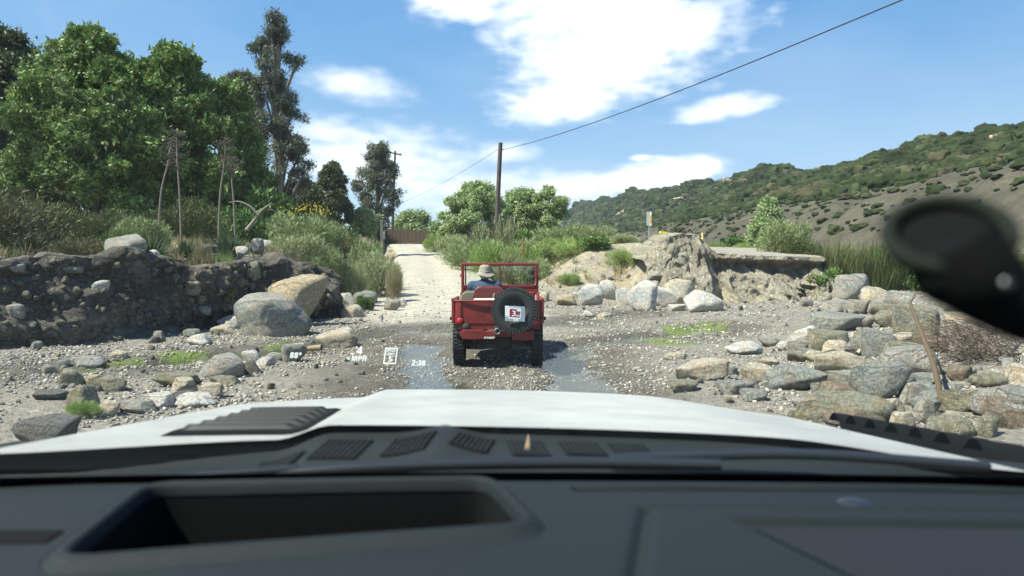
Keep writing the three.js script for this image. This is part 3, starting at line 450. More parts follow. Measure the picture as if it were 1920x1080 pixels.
// ---------- plants ----------
const leafMat = (c, tr = 0.3, sp = 0.3) => mat(c, 0.55, { transmission: tr, thickness: 0, side: THREE.DoubleSide, specularIntensity: sp });
function bladeGeo(list) {                                  // list of [p, q, width, bend]: two-triangle leaves from p to q
  const pos = [], ix = [], A = new THREE.Vector3(), Bv = new THREE.Vector3(), S = new THREE.Vector3(), Mv = new THREE.Vector3();
  for (const [p, q, w, n] of list) { A.set(...p); Bv.set(...q); const D = Bv.clone().sub(A); S.set(...n).cross(D).normalize().multiplyScalar(w / 2); Mv.copy(A).lerp(Bv, 0.45).y += D.length() * 0.05; const k = pos.length / 3; pos.push(...A.toArray(), ...Mv.clone().add(S).toArray(), ...Mv.clone().sub(S).toArray(), ...Bv.toArray()); ix.push(k, k + 1, k + 2, k + 1, k + 3, k + 2); }
  const g = new THREE.BufferGeometry(); g.setAttribute('position', new THREE.BufferAttribute(new Float32Array(pos), 3)); g.setIndex(ix); g.computeVertexNormals(); return g;
}
const rdir = (r) => { const z = r() * 2 - 1, t = r() * 6.283, q = Math.sqrt(1 - z * z); return [q * Math.cos(t), z, q * Math.sin(t)]; };
function sprig(seed, n, len, wid, droop = 0) { const r = rngOf(seed), L = []; for (let i = 0; i < n; i++) { const a = rdir(r), o = rdir(r).map((v) => v * (droop > 0.3 ? 0.55 : 0.26)); const l = len * (0.7 + 0.6 * r()); L.push([o, [o[0] + a[0] * l, o[1] + a[1] * l * 0.8 - droop * l, o[2] + a[2] * l], wid * (0.8 + 0.5 * r()), rdir(r)]); } return bladeGeo(L); }
const sprigs = { broad: sprig(1, 8, 0.5, 0.24, 0.2), small: sprig(2, 9, 0.34, 0.16), gum: sprig(3, 14, 0.4, 0.11, 0.75), fine: sprig(4, 12, 0.4, 0.09) };
function crown(blobs, n, kind, size, tones, m, seed, parent) {
  const r = rngOf(seed), im = new THREE.InstancedMesh(sprigs[kind], m, n), M = new THREE.Matrix4(), Q = new THREE.Quaternion(), E = new THREE.Euler(), col = new THREE.Color();
  const cum = []; let tot = 0; for (const b of blobs) { tot += b[3] * b[3]; cum.push(tot); }
  for (let k = 0; k < n; k++) {
    const t = r() * tot, bi = cum.findIndex((c) => c >= t), b = blobs[bi], a = rdir(r); if (a[1] < 0 && r() < 0.6) a[1] = -a[1]; const q = b[3] * (0.2 + 0.85 * Math.pow(r(), 0.7) + (r() < 0.22 ? 0.75 * r() : 0)) * (1 + 0.6 * N(a[0] * 2.3 + bi, a[1] * 2.3, a[2] * 2.3));
    Q.setFromEuler(E.set(r() * 6.28, r() * 6.28, r() * 6.28)); const s = size * (0.65 + 0.7 * r());
    M.compose(new THREE.Vector3(b[0] + a[0] * q, b[1] + a[1] * q * (b[4] ?? 0.8), b[2] + a[2] * q), Q, new THREE.Vector3(s, s, s)); im.setMatrixAt(k, M);
    const c = tones[Math.floor(r() * tones.length)], w = 0.65 + 0.7 * r(), ye = 1 + 0.25 * r() * r(); im.setColorAt(k, col.setRGB(c[0] * w * ye, c[1] * w, c[2] * w));
  }
  put(im, 'crown', parent); im.userData.kind = 'stuff'; return im;
}
const bark = mat([0.17, 0.14, 0.11], 0.95, { map: grainMap }), paleBark = mat([0.34, 0.30, 0.25], 0.9, { map: grainMap });
const white = leafMat([1, 1, 1], 0.42, 0.5);
// a tree filling [x0, yTop, x1] of the picture at distance d; form gives the half-width at each height
function tree(name, label, [x0, yt, x1], d, o) {
  const cx = (x0 + x1) / 2, X = side(cx, 400)[0] * d, Y = land(X, d), top = EYE + side(cx, yt)[1] * d, W = (x1 - x0) / FOCAL * d / 2, Ht = top - Y, r = rngOf(o.seed);
  const g = group(name, [X, Y - 0.1, -d]); tag(g, label, 'tree', o.group);
  const blobs = []; const form = o.form, lean = o.lean ?? 0;
  const limbs = []; const base = new THREE.Vector3(0, 0, 0);
  for (let i = 0; i < o.clumps; i++) {
    const t = o.low + (0.985 - o.low) * Math.pow((i + r() * 0.8) / o.clumps, o.bias ?? 0.9), hw = pl(form, t) * W, a = r() * 6.283, q = hw * Math.pow(r(), o.fill ?? 0.35) * (r() < 0.15 ? 1.14 : 1), R = Math.max(0.07 * W, o.clump * W * (0.45 + 1.1 * r()) * Math.min(1, 0.45 + hw / W));
    const k = Math.max(0, q - R * 0.4), b = [Math.cos(a) * k + lean * t, Math.min(t * Ht, Ht - R * 0.75), Math.sin(a) * k * (o.flat ?? 0.85), R, o.squash ?? 0.75]; blobs.push(b);
    if (i % (o.limbEvery ?? 3) === 0) limbs.push(rod([[lean * t * 0.4, Math.max(0.05, t - 0.3) * Ht, 0], [b[0] * 0.45 + lean * t * 0.3, (t - 0.12) * Ht, b[2] * 0.45], [b[0], b[1], b[2]]], [Ht * 0.010, Ht * 0.006, Ht * 0.002], 5));
  }
  const tr = o.trunk ?? 0.018; limbs.unshift(rod([[0, -0.3, 0], [lean * 0.1, Ht * 0.3, 0.05], [lean * 0.45, Ht * 0.6, 0], [lean * 0.9, Ht * 0.93, 0]], [Ht * tr * 1.3, Ht * tr, Ht * tr * 0.6, Ht * tr * 0.15], 8));
  mesh(merge(limbs), o.bark ?? bark, 'trunk', g);
  crown(blobs, o.leaves, o.leaf, o.size, o.tones, white, o.seed + 5, g); return g;
}
const dome = [[0, 0.55], [0.2, 0.92], [0.45, 1], [0.7, 0.8], [0.88, 0.5], [1, 0.12]], spire = [[0, 0.5], [0.25, 1], [0.5, 0.85], [0.7, 0.6], [0.85, 0.7], [1, 0.2]], column = [[0, 0.7], [0.4, 1], [0.7, 0.85], [1, 0.3]];
const lush = [[0.19, 0.31, 0.085], [0.16, 0.275, 0.07], [0.25, 0.36, 0.125], [0.13, 0.225, 0.055]], darkGreen = [[0.10, 0.145, 0.062], [0.12, 0.165, 0.07], [0.085, 0.12, 0.05]], gum = [[0.165, 0.205, 0.14], [0.14, 0.175, 0.115], [0.20, 0.24, 0.175], [0.12, 0.15, 0.095]], lightGreen = [[0.36, 0.48, 0.23], [0.32, 0.44, 0.20], [0.42, 0.53, 0.29], [0.28, 0.39, 0.18]], paleGum = [[0.11, 0.15, 0.10], [0.09, 0.12, 0.08]];
const gg = 'broadleaf trees on the terrace';
tree('broadleaf_tree', 'dark broadleaf tree at the left picture edge, behind the bright green tree', [-120, 56, 150], 46, { seed: 3, form: dome, low: 0.08, clumps: 100, clump: 0.16, leaves: 22000, leaf: 'small', size: 0.7, tones: darkGreen, group: gg });
tree('broadleaf_tree', 'largest bright green broadleaf tree, tallest dome on the terrace', [12, 54, 352], 36, { seed: 4, form: [[0, 0.9], [0.25, 1], [0.5, 0.86], [0.7, 0.64], [0.86, 0.4], [1, 0.08]], low: 0.04, clumps: 210, clump: 0.13, leaves: 36000, leaf: 'broad', size: 0.45, tones: lush, fill: 0.3, group: gg });
tree('broadleaf_tree', 'bright green broadleaf tree between the largest dome and the tall eucalyptus', [190, 86, 478], 38.5, { seed: 7, form: [[0, 0.9], [0.3, 1], [0.55, 0.9], [0.75, 0.66], [0.9, 0.36], [1, 0.1]], low: 0.04, clumps: 180, clump: 0.13, leaves: 34000, leaf: 'broad', size: 0.45, tones: lush, fill: 0.3, group: gg });
tree('broadleaf_tree', 'smaller rounded green tree in front of the tall eucalyptus', [372, 150, 505], 40, { seed: 11, form: dome, low: 0.05, clumps: 80, clump: 0.17, leaves: 15000, leaf: 'broad', size: 0.48, tones: lush, group: gg });
tree('eucalyptus_tree', 'short dark eucalyptus behind the rounded green tree', [415, 140, 500], 52, { seed: 15, form: column, low: 0.1, clumps: 34, clump: 0.33, leaves: 9000, leaf: 'gum', size: 0.6, tones: gum });
tree('eucalyptus_tree', 'very tall slender eucalyptus rising above all other trees', [462, 14, 584], 50, { seed: 19, form: [[0, 0.85], [0.2, 1], [0.45, 1], [0.6, 0.62], [0.72, 0.62], [0.8, 0.85], [0.88, 0.45], [1, 0.16]], low: 0.08, clumps: 110, clump: 0.11, leaves: 3500, leaf: 'gum', size: 0.5, tones: gum, bias: 1, limbEvery: 2, fill: 0.55, trunk: 0.012, bark: paleBark });
tree('small_tree', 'small dark tree beyond the yellow-flowered bush', [588, 303, 662], 82, { seed: 23, form: dome, low: 0.05, clumps: 60, clump: 0.19, leaves: 7000, leaf: 'small', size: 0.8, tones: darkGreen });
tree('eucalyptus_tree', 'airy eucalyptus beside the utility pole with the crossarm', [664, 268, 752], 88, { seed: 29, form: [[0, 0.7], [0.25, 0.85], [0.5, 1], [0.75, 0.8], [1, 0.3]], low: 0.06, clumps: 64, clump: 0.11, leaves: 1800, leaf: 'gum', size: 0.8, tones: gum, limbEvery: 2, bark: paleBark });
tree('poplar_tree', 'pale green poplar left of the bare wooden pole', [826, 342, 962], 62, { seed: 31, form: dome, low: 0.02, clumps: 110, clump: 0.15, leaves: 11000, leaf: 'small', size: 0.66, tones: lightGreen, group: 'pale green poplars' });
tree('poplar_tree', 'pale green poplar right of the bare wooden pole', [925, 356, 1030], 68, { seed: 37, form: dome, low: 0.02, clumps: 90, clump: 0.15, leaves: 8000, leaf: 'small', size: 0.7, tones: lightGreen, group: 'pale green poplars' });
tree('poplar_tree', 'sparse pale poplar, rightmost of the three before the mountain', [990, 350, 1070], 66, { seed: 41, form: column, low: 0.03, clumps: 40, clump: 0.2, leaves: 3200, leaf: 'small', size: 0.6, tones: lightGreen, fill: 0.6, group: 'pale green poplars' });
tree('poplar_tree', 'young bright poplar above the olive shrub by the cliff', [1412, 370, 1468], 33, { seed: 43, form: column, low: 0.15, clumps: 26, clump: 0.36, leaves: 5200, leaf: 'broad', size: 0.3, tones: lightGreen });
tree('small_tree', 'small green tree beside the fence post, under the airy eucalyptus', [655, 392, 705], 84, { seed: 47, form: dome, low: 0.05, clumps: 20, clump: 0.4, leaves: 4000, leaf: 'small', size: 0.8, tones: lightGreen });
tree('small_tree', 'low spreading green tree behind the brown fence', [728, 400, 818], 104, { seed: 53, form: [[0, 0.9], [0.5, 1], [1, 0.4]], low: 0.1, clumps: 40, clump: 0.25, leaves: 9000, leaf: 'small', size: 0.95, tones: lightGreen });
tree('small_tree', 'dark rounded tree at the foot of the tall eucalyptus', [545, 345, 612], 60, { seed: 59, form: dome, low: 0.05, clumps: 30, clump: 0.32, leaves: 6000, leaf: 'small', size: 0.7, tones: darkGreen });

// bushes: blades fanning out of a low crown; a few shapes of each kind
const bushKinds = {
  sage: { tones: [[0.26, 0.31, 0.15], [0.23, 0.285, 0.13], [0.29, 0.325, 0.17]], n: 6000, w: 0.016, len: 0.13, up: 0.9 },
  broom: { tones: [[0.24, 0.33, 0.10], [0.20, 0.29, 0.085], [0.27, 0.35, 0.12]], n: 6500, w: 0.012, len: 0.18, up: 1.2 },
  brush: { tones: [[0.12, 0.145, 0.058], [0.14, 0.14, 0.068], [0.105, 0.13, 0.048]], n: 6500, w: 0.015, len: 0.12, up: 0.9 },
  straw: { tones: [[0.30, 0.26, 0.15], [0.24, 0.22, 0.12], [0.20, 0.21, 0.11]], n: 2000, w: 0.018, len: 0.32, up: 1.3 },
  leafy: { tones: [[0.10, 0.18, 0.05], [0.13, 0.21, 0.06], [0.08, 0.145, 0.04]], n: 2200, w: 0.06, len: 0.16, up: 0.4 },
  reed: { tones: [[0.13, 0.165, 0.065], [0.16, 0.18, 0.08], [0.10, 0.13, 0.05]], n: 2200, w: 0.016, len: 0.55, up: 2.6 },
};
const stemMat = mat([0.20, 0.16, 0.11], 0.95);
for (const [k, o] of Object.entries(bushKinds)) {
  o.geo = []; o.mats = o.tones.map((t) => leafMat(t.map((v) => v * 1.15), 0.28));
  for (let s = 0; s < 4; s++) {
    const r = rngOf(300 + s * 17 + k.length * 7 + k.charCodeAt(0)), L = [], S = [], lobes = []; for (let i = 0; i < 9; i++) { const a = r() * 6.283, q = 0.55 * Math.sqrt(r()); lobes.push([Math.cos(a) * q, 0.30 + 0.34 * r() * (1 - q * 0.6), Math.sin(a) * q, 0.20 + 0.17 * r()]); }
    const branches = []; for (let i = 0; i < 26; i++) { const l = lobes[i % 9], a = rdir(r); branches.push([l[0] + a[0] * l[3], Math.max(0.08, l[1] + Math.abs(a[1]) * l[3]), l[2] + a[2] * l[3]]); }
    for (let i = 0; i < o.n; i++) { const l = lobes[Math.floor(r() * 9)], a = rdir(r), q = l[3] * (0.4 + 0.65 * Math.sqrt(r())); const p = [l[0] + a[0] * q, Math.max(0.01, l[1] * (r() < 0.25 ? r() : 1) + a[1] * q), l[2] + a[2] * q]; const e = rdir(r), len = o.len * (0.5 + 0.8 * r()), dx = p[0] * 0.7 + e[0] * 0.7, dy = o.up * (0.4 + 0.6 * r()) + e[1] * 0.6, dz = p[2] * 0.7 + e[2] * 0.7, m = len / Math.hypot(dx, dy, dz); L.push([p, [p[0] + dx * m, p[1] + dy * m, p[2] + dz * m], o.w * (0.7 + 0.6 * r()), rdir(r)]); }
    for (const b of branches) S.push(rod([[b[0] * 0.1, 0, b[2] * 0.1], [b[0] * 0.55, b[1] * 0.6, b[2] * 0.55], b], [0.012, 0.008, 0.003], 4));
    o.geo.push([bladeGeo(L), merge(S)]);
  }
}
let bushN = 0;
function bush(px, yt, wpx, d, kind, label, gname) {
  const o = bushKinds[kind], X = side(px, 450)[0] * d, Y = land(X, d), top = EYE + side(px, yt)[1] * d, w = wpx / FOCAL * d, h = Math.max(0.25 * w, top - Y), s = bushN++;
  const g = group('bush', [X, Y - 0.03 * h, -d]); const [L, S] = o.geo[s % 4];
  mesh(L, o.mats[s % 3], 'foliage', g); mesh(S, stemMat, 'stem', g); g.scale.set(w / 1.5, h / 0.98, w / 1.6); g.rotation.y = s * 1.7; return tag(g, label, 'bush', gname);
}
const bushes = [
  [25, 452, 110, 13.7, 'brush', 'low scrub on the bank brink at the left picture edge'], [95, 455, 100, 13.9, 'brush', 'low scrub hanging over the brink, second from the edge'], [185, 462, 70, 14.4, 'sage', 'low grey scrub on the brink just left of the long boulder'], [315, 452, 70, 15.6, 'brush', 'low scrub on the brink under the first yucca'], [385, 452, 70, 16.3, 'straw', 'dry tuft on the brink under the middle yucca'], [420, 468, 60, 16.2, 'broom', 'green tuft hanging over the bank edge'], [500, 462, 70, 18.3, 'straw', 'dry tuft on the bank edge right of the upright block'], [600, 450, 80, 21.5, 'sage', 'grey-green scrub at the top of the rubble slope'], [655, 468, 60, 22, 'sage', 'small sage clump left of the tall roadside bush'], [560, 470, 60, 19.5, 'straw', 'dry grass clump on the rubble slope top'],
  [10, 345, 210, 15.4, 'brush', 'dark brush at the left picture edge above the cut bank'], [105, 365, 190, 16.8, 'brush', 'broad dark brush on the bank, second from the picture edge'], [200, 380, 130, 18.5, 'brush', 'brownish brush above the long boulder on the brink'], [262, 396, 120, 17.6, 'sage', 'olive bush just behind the long boulder on the brink'], [345, 362, 150, 25, 'brush', 'rounded brown-green bush behind the dead yucca stalks'], [225, 425, 70, 15.8, 'leafy', 'small leafy bush left of the long boulder'],
  [150, 432, 90, 15.0, 'brush', 'scrubby bush at the bank brink left of the long boulder'], [500, 335, 110, 37, 'leafy', 'bright leafy bush at the foot of the rounded green tree'], [450, 372, 90, 31, 'leafy', 'leafy bush behind the dead branch'], [575, 380, 140, 28, 'sage', 'wide bush with yellow flowers on its top'], [548, 422, 110, 21.5, 'sage', 'grey-green bush on the terrace edge above the slope'], [625, 405, 70, 31, 'sage', 'grey-green bush right of the yellow-flowered bush'],
  [690, 425, 90, 26, 'sage', 'tall roadside bush on the driver side of the pale road'], [715, 455, 90, 24, 'sage', 'lower roadside bush spilling to the pale road'], [735, 500, 36, 22.3, 'straw', 'tuft of dry grass below the roadside bushes'], [660, 435, 60, 30, 'brush', 'dark bush behind the tall roadside bush'], [640, 412, 90, 50, 'leafy', 'leafy green bush behind the terrace, before the small dark tree'], [600, 395, 70, 42, 'brush', 'dark bush left of the small dark tree'],
  [905, 430, 130, 36, 'sage', 'grey-green bush right of the road, below the poplars'], [850, 432, 100, 46, 'sage', 'grey-green bush at the far bend of the road'], [815, 436, 50, 58, 'broom', 'small bush at the end of the visible road'], [965, 455, 110, 30.5, 'broom', 'bright bush directly above the jeep windscreen'], [935, 412, 120, 40, 'straw', 'straw-coloured bush under the bare wooden pole'], [1000, 418, 90, 38, 'leafy', 'leafy bush right of the bare wooden pole'],
  [1055, 408, 120, 33, 'sage', 'large grey-green bush right of the poplars'], [1040, 440, 110, 30.5, 'broom', 'bright bush before the large grey-green one'], [1125, 412, 90, 32, 'sage', 'feathery blue-green bush left of the road sign'], [1118, 438, 70, 28.4, 'leafy', 'leafy bush above the white row of boulders'], [1172, 462, 70, 27, 'broom', 'low spreading bush left of the cliff'], [1066, 510, 44, 25.6, 'broom', 'small bright tuft above the white row'], [885, 445, 80, 40, 'broom', 'bright bush along the right edge of the road'], [960, 470, 70, 28.6, 'straw', 'dry tuft just above the jeep windscreen, right half'], [985, 430, 70, 34, 'sage', 'grey-green bush above the red stake'],
  [1020, 455, 130, 32, 'sage', 'wide sage mound right of the bright bush above the windscreen'], [1085, 462, 100, 29.2, 'broom', 'green mound above the dry slope, left of the leafy bush'], [925, 448, 110, 34, 'broom', 'green mound along the road, left of the windscreen bush'], [865, 452, 100, 41, 'sage', 'sage mound along the right road edge, farther up'], [1150, 452, 90, 30, 'sage', 'sage mound between leafy bush and cliff'], [1000, 470, 80, 28.2, 'sage', 'sage mound at the windscreen corner'], [1470, 400, 130, 27.5, 'sage', 'big olive shrub at the right end of the cliff'], [1500, 440, 90, 26.4, 'brush', 'dark shrub hanging over the right end of the cliff'], [1545, 448, 100, 27, 'leafy', 'leafy green shrub right of the cliff'], [1590, 468, 110, 25.5, 'reed', 'pale reeds behind the massive back boulder'], [1645, 475, 110, 25, 'reed', 'reeds behind the buff upright boulder'], [1690, 440, 130, 27, 'leafy', 'dark leafy shrub beside the phone mount'], [1540, 490, 70, 24.5, 'leafy', 'low shrub at the cliff end above the small grey stone'],
  [1370, 432, 60, 42, 'leafy', 'small bush on the road edge beyond the cliff'], [1400, 450, 90, 37, 'broom', 'low grass-like bush on top of the cliff'], [1335, 452, 60, 37, 'broom', 'low bush by the yellow marker post'], [1800, 450, 170, 27, 'brush', 'dark shrub behind the phone mount'], [1900, 440, 170, 26, 'brush', 'dark shrub at the right picture edge'], [1690, 552, 26, 17.2, 'leafy', 'small weed under the phone mount'],
];
for (const [px, yt, w, d, k, l] of bushes) bush(px, yt, w, d, k, l);
{ const f = hit(682, 583); const b = bush(682, 548, 36, f.d, 'leafy', 'small green weed among the stones right of the tan boulder'); b.name = numbered('weed'); b.userData.category = 'weed'; }
{ const f = hit(160, 783); const b = bush(155, 748, 70, f.d, 'broom', 'tuft of green grass among the rocks near the hood'); b.name = numbered('grass_tuft'); b.userData.category = 'grass'; }
{ const f = hit(428, 588); const b = bush(428, 568, 40, f.d, 'broom', 'small green tuft below the angular white rock'); b.name = numbered('grass_tuft'); b.userData.category = 'grass'; }
{ const f = hit(430, 566); const b = bush(415, 535, 40, f.d + 0.3, 'straw', 'small rusty dry tuft in front of the cut bank'); b.name = numbered('grass_tuft'); b.userData.category = 'grass'; }
// yellow blossom on the wide bush
{ const b = scene.children.find((o) => o.userData.label === 'wide bush with yellow flowers on its top'), r = rngOf(61), L = []; for (let i = 0; i < 90; i++) { const a = r() * 6.283, q = 0.6 * Math.sqrt(r()), p = [Math.cos(a) * q, 0.86 - 0.4 * q * q + 0.16 * r(), Math.sin(a) * q]; for (let k = 0; k < 4; k++) { const e = rdir(r); L.push([p, p.map((v, w) => v + e[w] * 0.028), 0.02, rdir(r)]); } } mesh(bladeGeo(L), leafMat([0.62, 0.48, 0.03], 0.2), 'blossom', b); }
// yuccas and their dead flower stalks
const yuccaMat = leafMat([0.12, 0.165, 0.085], 0.2);
function yucca(px, yt, wpx, d, label) {
  const X = side(px, 450)[0] * d, Y = land(X, d), R = wpx / FOCAL * d / 2, r = rngOf(px), L = [];
  for (let i = 0; i < 190; i++) { const a = r() * 6.283, e = Math.pow(r(), 0.8) * 1.45 + 0.02, l = R * (0.8 + 0.3 * r()); L.push([[Math.cos(a) * 0.03, 0.06, Math.sin(a) * 0.03], [Math.cos(a) * Math.cos(e) * l, 0.06 + Math.sin(e) * l * 1.05, Math.sin(a) * Math.cos(e) * l], 0.035, [-Math.sin(a), 0.2, Math.cos(a)].map((v, q) => v + (r() - 0.5) * 0.8)]); }
  const g = group('yucca_plant', [X, Y - 0.02, -d]); mesh(bladeGeo(L), yuccaMat, 'leaf_rosette', g); mesh(rockGeo(px, [0.14, 0.16, 0.14], 2), stemMat, 'stem', g); return tag(g, label, 'yucca', 'yuccas on the bank');
}
yucca(283, 428, 90, 16.4, 'spiky yucca just right of the long boulder on the brink'); yucca(354, 418, 70, 17.2, 'middle spiky yucca, under the pair of dead stalks'); yucca(430, 410, 100, 18, 'largest spiky yucca, nearest the dead branch'); yucca(65, 436, 90, 15, 'dark spiky yucca at the left on the bank');
const stalkMat = mat([0.20, 0.175, 0.14], 0.9), dryMat = mat([0.10, 0.085, 0.066], 0.95);
function stalk(x0, y0, x1, y1, d, hh, label) {
  const B = at(x0, y0, d), T = at(x1, y1, d), g = group('dead_yucca_stalk', B.toArray()), t = T.clone().sub(B), Y = land(B.x, d), r = rngOf(x0 * 3 + 1); B.y -= Y; const low = new THREE.Vector3(-t.x * 0.12, -(B.y) - 0.1, 0);
  mesh(rod([low, [t.x * 0.2, t.y * 0.3, 0], [t.x * 0.75, t.y * 0.7, 0.02], t], [0.03, 0.026, 0.02, 0.008]), stalkMat, 'stem', g);
  const S = []; for (let i = 0; i < 64; i++) { const q = 1 - hh * r(), c = t.clone().multiplyScalar(q), a = r() * 6.283, l = 0.24 * Math.sin(Math.PI * clamp((1 - q) / hh * 0.85 + 0.08)) * (0.6 + 0.6 * r()) + 0.03; const e = c.clone().add(new THREE.Vector3(Math.cos(a) * l, l * 0.75, Math.sin(a) * l)); S.push(rod([c, c.clone().lerp(e, 0.5).add(new THREE.Vector3(0, 0.02, 0)), e], [0.006, 0.005, 0.004], 4)); S.push(new THREE.OctahedronGeometry(0.02 + 0.014 * r()).translate(e.x, e.y, e.z)); }
  mesh(merge(S), dryMat, 'flower_head', g); return tag(g, label, 'dead stalk', 'dead yucca stalks');
}
stalk(298, 402, 322, 262, 17.6, 0.4, 'leaning dead yucca stalk, leftmost of the four'); stalk(339, 418, 331, 250, 17.3, 0.42, 'tall upright dead yucca stalk above the middle yucca'); stalk(410, 418, 424, 262, 18.4, 0.4, 'pale dead yucca stalk left of the thin brown one'); stalk(440, 412, 433, 300, 18.9, 0.35, 'thin brown dead yucca stalk, rightmost of the four');
{ const g = group('dead_branch', [0, 0, 0]), d = 18.4, q = (x, y, k = 0) => at(x, y, d + k); mesh(rod([q(462, 432), q(478, 412, 0.1), q(492, 394), q(510, 381, -0.1)], [0.055, 0.045, 0.035, 0.012]), paleBark, 'branch', g); mesh(rod([q(484, 404), q(470, 388), q(448, 378), q(428, 380)], [0.03, 0.026, 0.02, 0.008]), paleBark, 'twig', g); mesh(rod([q(492, 394), q(504, 392), q(514, 395)], [0.02, 0.014, 0.006]), paleBark, 'twig', g); tag(g, 'bleached dead branch sticking up right of the largest yucca', 'branch'); }
{ const f = hit(565, 664), a = at(555, 663, f.d), b = at(603, 652, f.d - 0.05); mesh(rod([a.setY(f.y + 0.07), a.clone().lerp(b, 0.5).setY(f.y + 0.10), b.setY(f.y + 0.12)], [0.05, 0.045, 0.055], 9), mat([0.42, 0.33, 0.20], 0.9, { map: grainMap }), 'driftwood_stick'); tag(scene.children.at(-1), 'short tan driftwood stick beside the blue-grey slanted stone', 'stick'); }
{ const f = hit(1618, 668), a = at(1608, 662, f.d - 0.05), b = at(1655, 616, f.d + 0.1); mesh(rod([a, a.clone().lerp(b, 0.5), b], [0.028, 0.026, 0.022], 7), mat([0.5, 0.42, 0.30], 0.9), 'pale_stick'); tag(scene.children.at(-1), 'pale straight stick leaning across the round blue-grey boulder', 'stick'); }
{ const f = hit(1768, 772), a = at(1770, 775, f.d), b = at(1706, 566, f.d + 1.6); mesh(rod([a, at(1752, 690, f.d + 0.4), at(1728, 625, f.d + 1), b], [0.032, 0.03, 0.026, 0.016], 7), mat([0.10, 0.072, 0.042], 0.95), 'dry_stalk'); tag(scene.children.at(-1), 'thin brown dry stalk slanting up before the dry roots', 'stick'); }
// tangle of dry roots washed against the pile
{ const r = rngOf(77), S = [], f = hit(1820, 700); for (let i = 0; i < 260; i++) { const x = lerp(1745, 1915, Math.pow(r(), 0.7)), y = lerp(605, 680, r()) + (x - 1725) * 0.12, d = f.d + 0.1 + r() * 1.2, a = at(x, y, d), l = 0.25 + 0.5 * r(); S.push(rod([a, a.clone().add(new THREE.Vector3(-0.3 * l + r() * 0.1, 0.22 * l + 0.15 * (r() - 0.5), (r() - 0.5) * 0.3)), a.clone().add(new THREE.Vector3(-0.85 * l, 0.45 * l * (r() - 0.1), (r() - 0.5) * 0.6))], [0.006, 0.005, 0.003], 4)); } mesh(merge(S), mat([0.13, 0.095, 0.07], 1), 'dry_roots'); tag(scene.children.at(-1), 'tangle of dark dry roots over the boulders at the right edge', 'roots', null, 'stuff'); }
// dry grass on the slopes
{
  const r = rngOf(123), L = []; for (let i = 0; i < 26; i++) { const a = r() * 6.283, l = 0.5 + 0.6 * r(); L.push([[Math.cos(a) * 0.1, 0, Math.sin(a) * 0.1], [Math.cos(a) * (0.15 + 0.4 * r()), l, Math.sin(a) * (0.15 + 0.4 * r())], 0.035, rdir(r)]); }
  const geo = bladeGeo(L), n = 7500, im = new THREE.InstancedMesh(geo, leafMat([1, 1, 1], 0.25), n), M = new THREE.Matrix4(), Q = new THREE.Quaternion(), E = new THREE.Euler(), col = new THREE.Color(); let k = 0;
  for (let t = 0; k < n && t < n * 14; t++) { const d = 13 + 70 * Math.pow(r(), 1.6), x = (r() * 2 - 1) * (0.82 * d); const y = land(x, d), xr = pl(roadX, d); if (y < 0.55 || Math.abs(x - xr) < 2.5 || (x > 4.3 && d < 31)) continue; const left = x < xr; if (left && d < 19 && r() < 0.25) continue; if (r() > clamp(0.5 + 1.8 * fbm(x * 0.35, d * 0.35, 19, 3))) continue; const s = (0.14 + 0.22 * r()) * (1 + d * 0.008);
    Q.setFromEuler(E.set((r() - 0.5) * 0.3, r() * 6.28, (r() - 0.5) * 0.3)); M.compose(new THREE.Vector3(x, y - 0.01, -d), Q, new THREE.Vector3(s * 1.2, s, s * 1.2)); im.setMatrixAt(k, M); const w = 0.75 + 0.5 * r(); r() < 0.7 ? col.setRGB(0.42 * w, 0.35 * w, 0.2 * w) : col.setRGB(0.2 * w, 0.24 * w, 0.1 * w); im.setColorAt(k++, col); }
  im.count = k; put(im, 'dry_grass'); tag(im, 'dry straw-coloured grass over the slopes', 'grass', null, 'stuff');
}
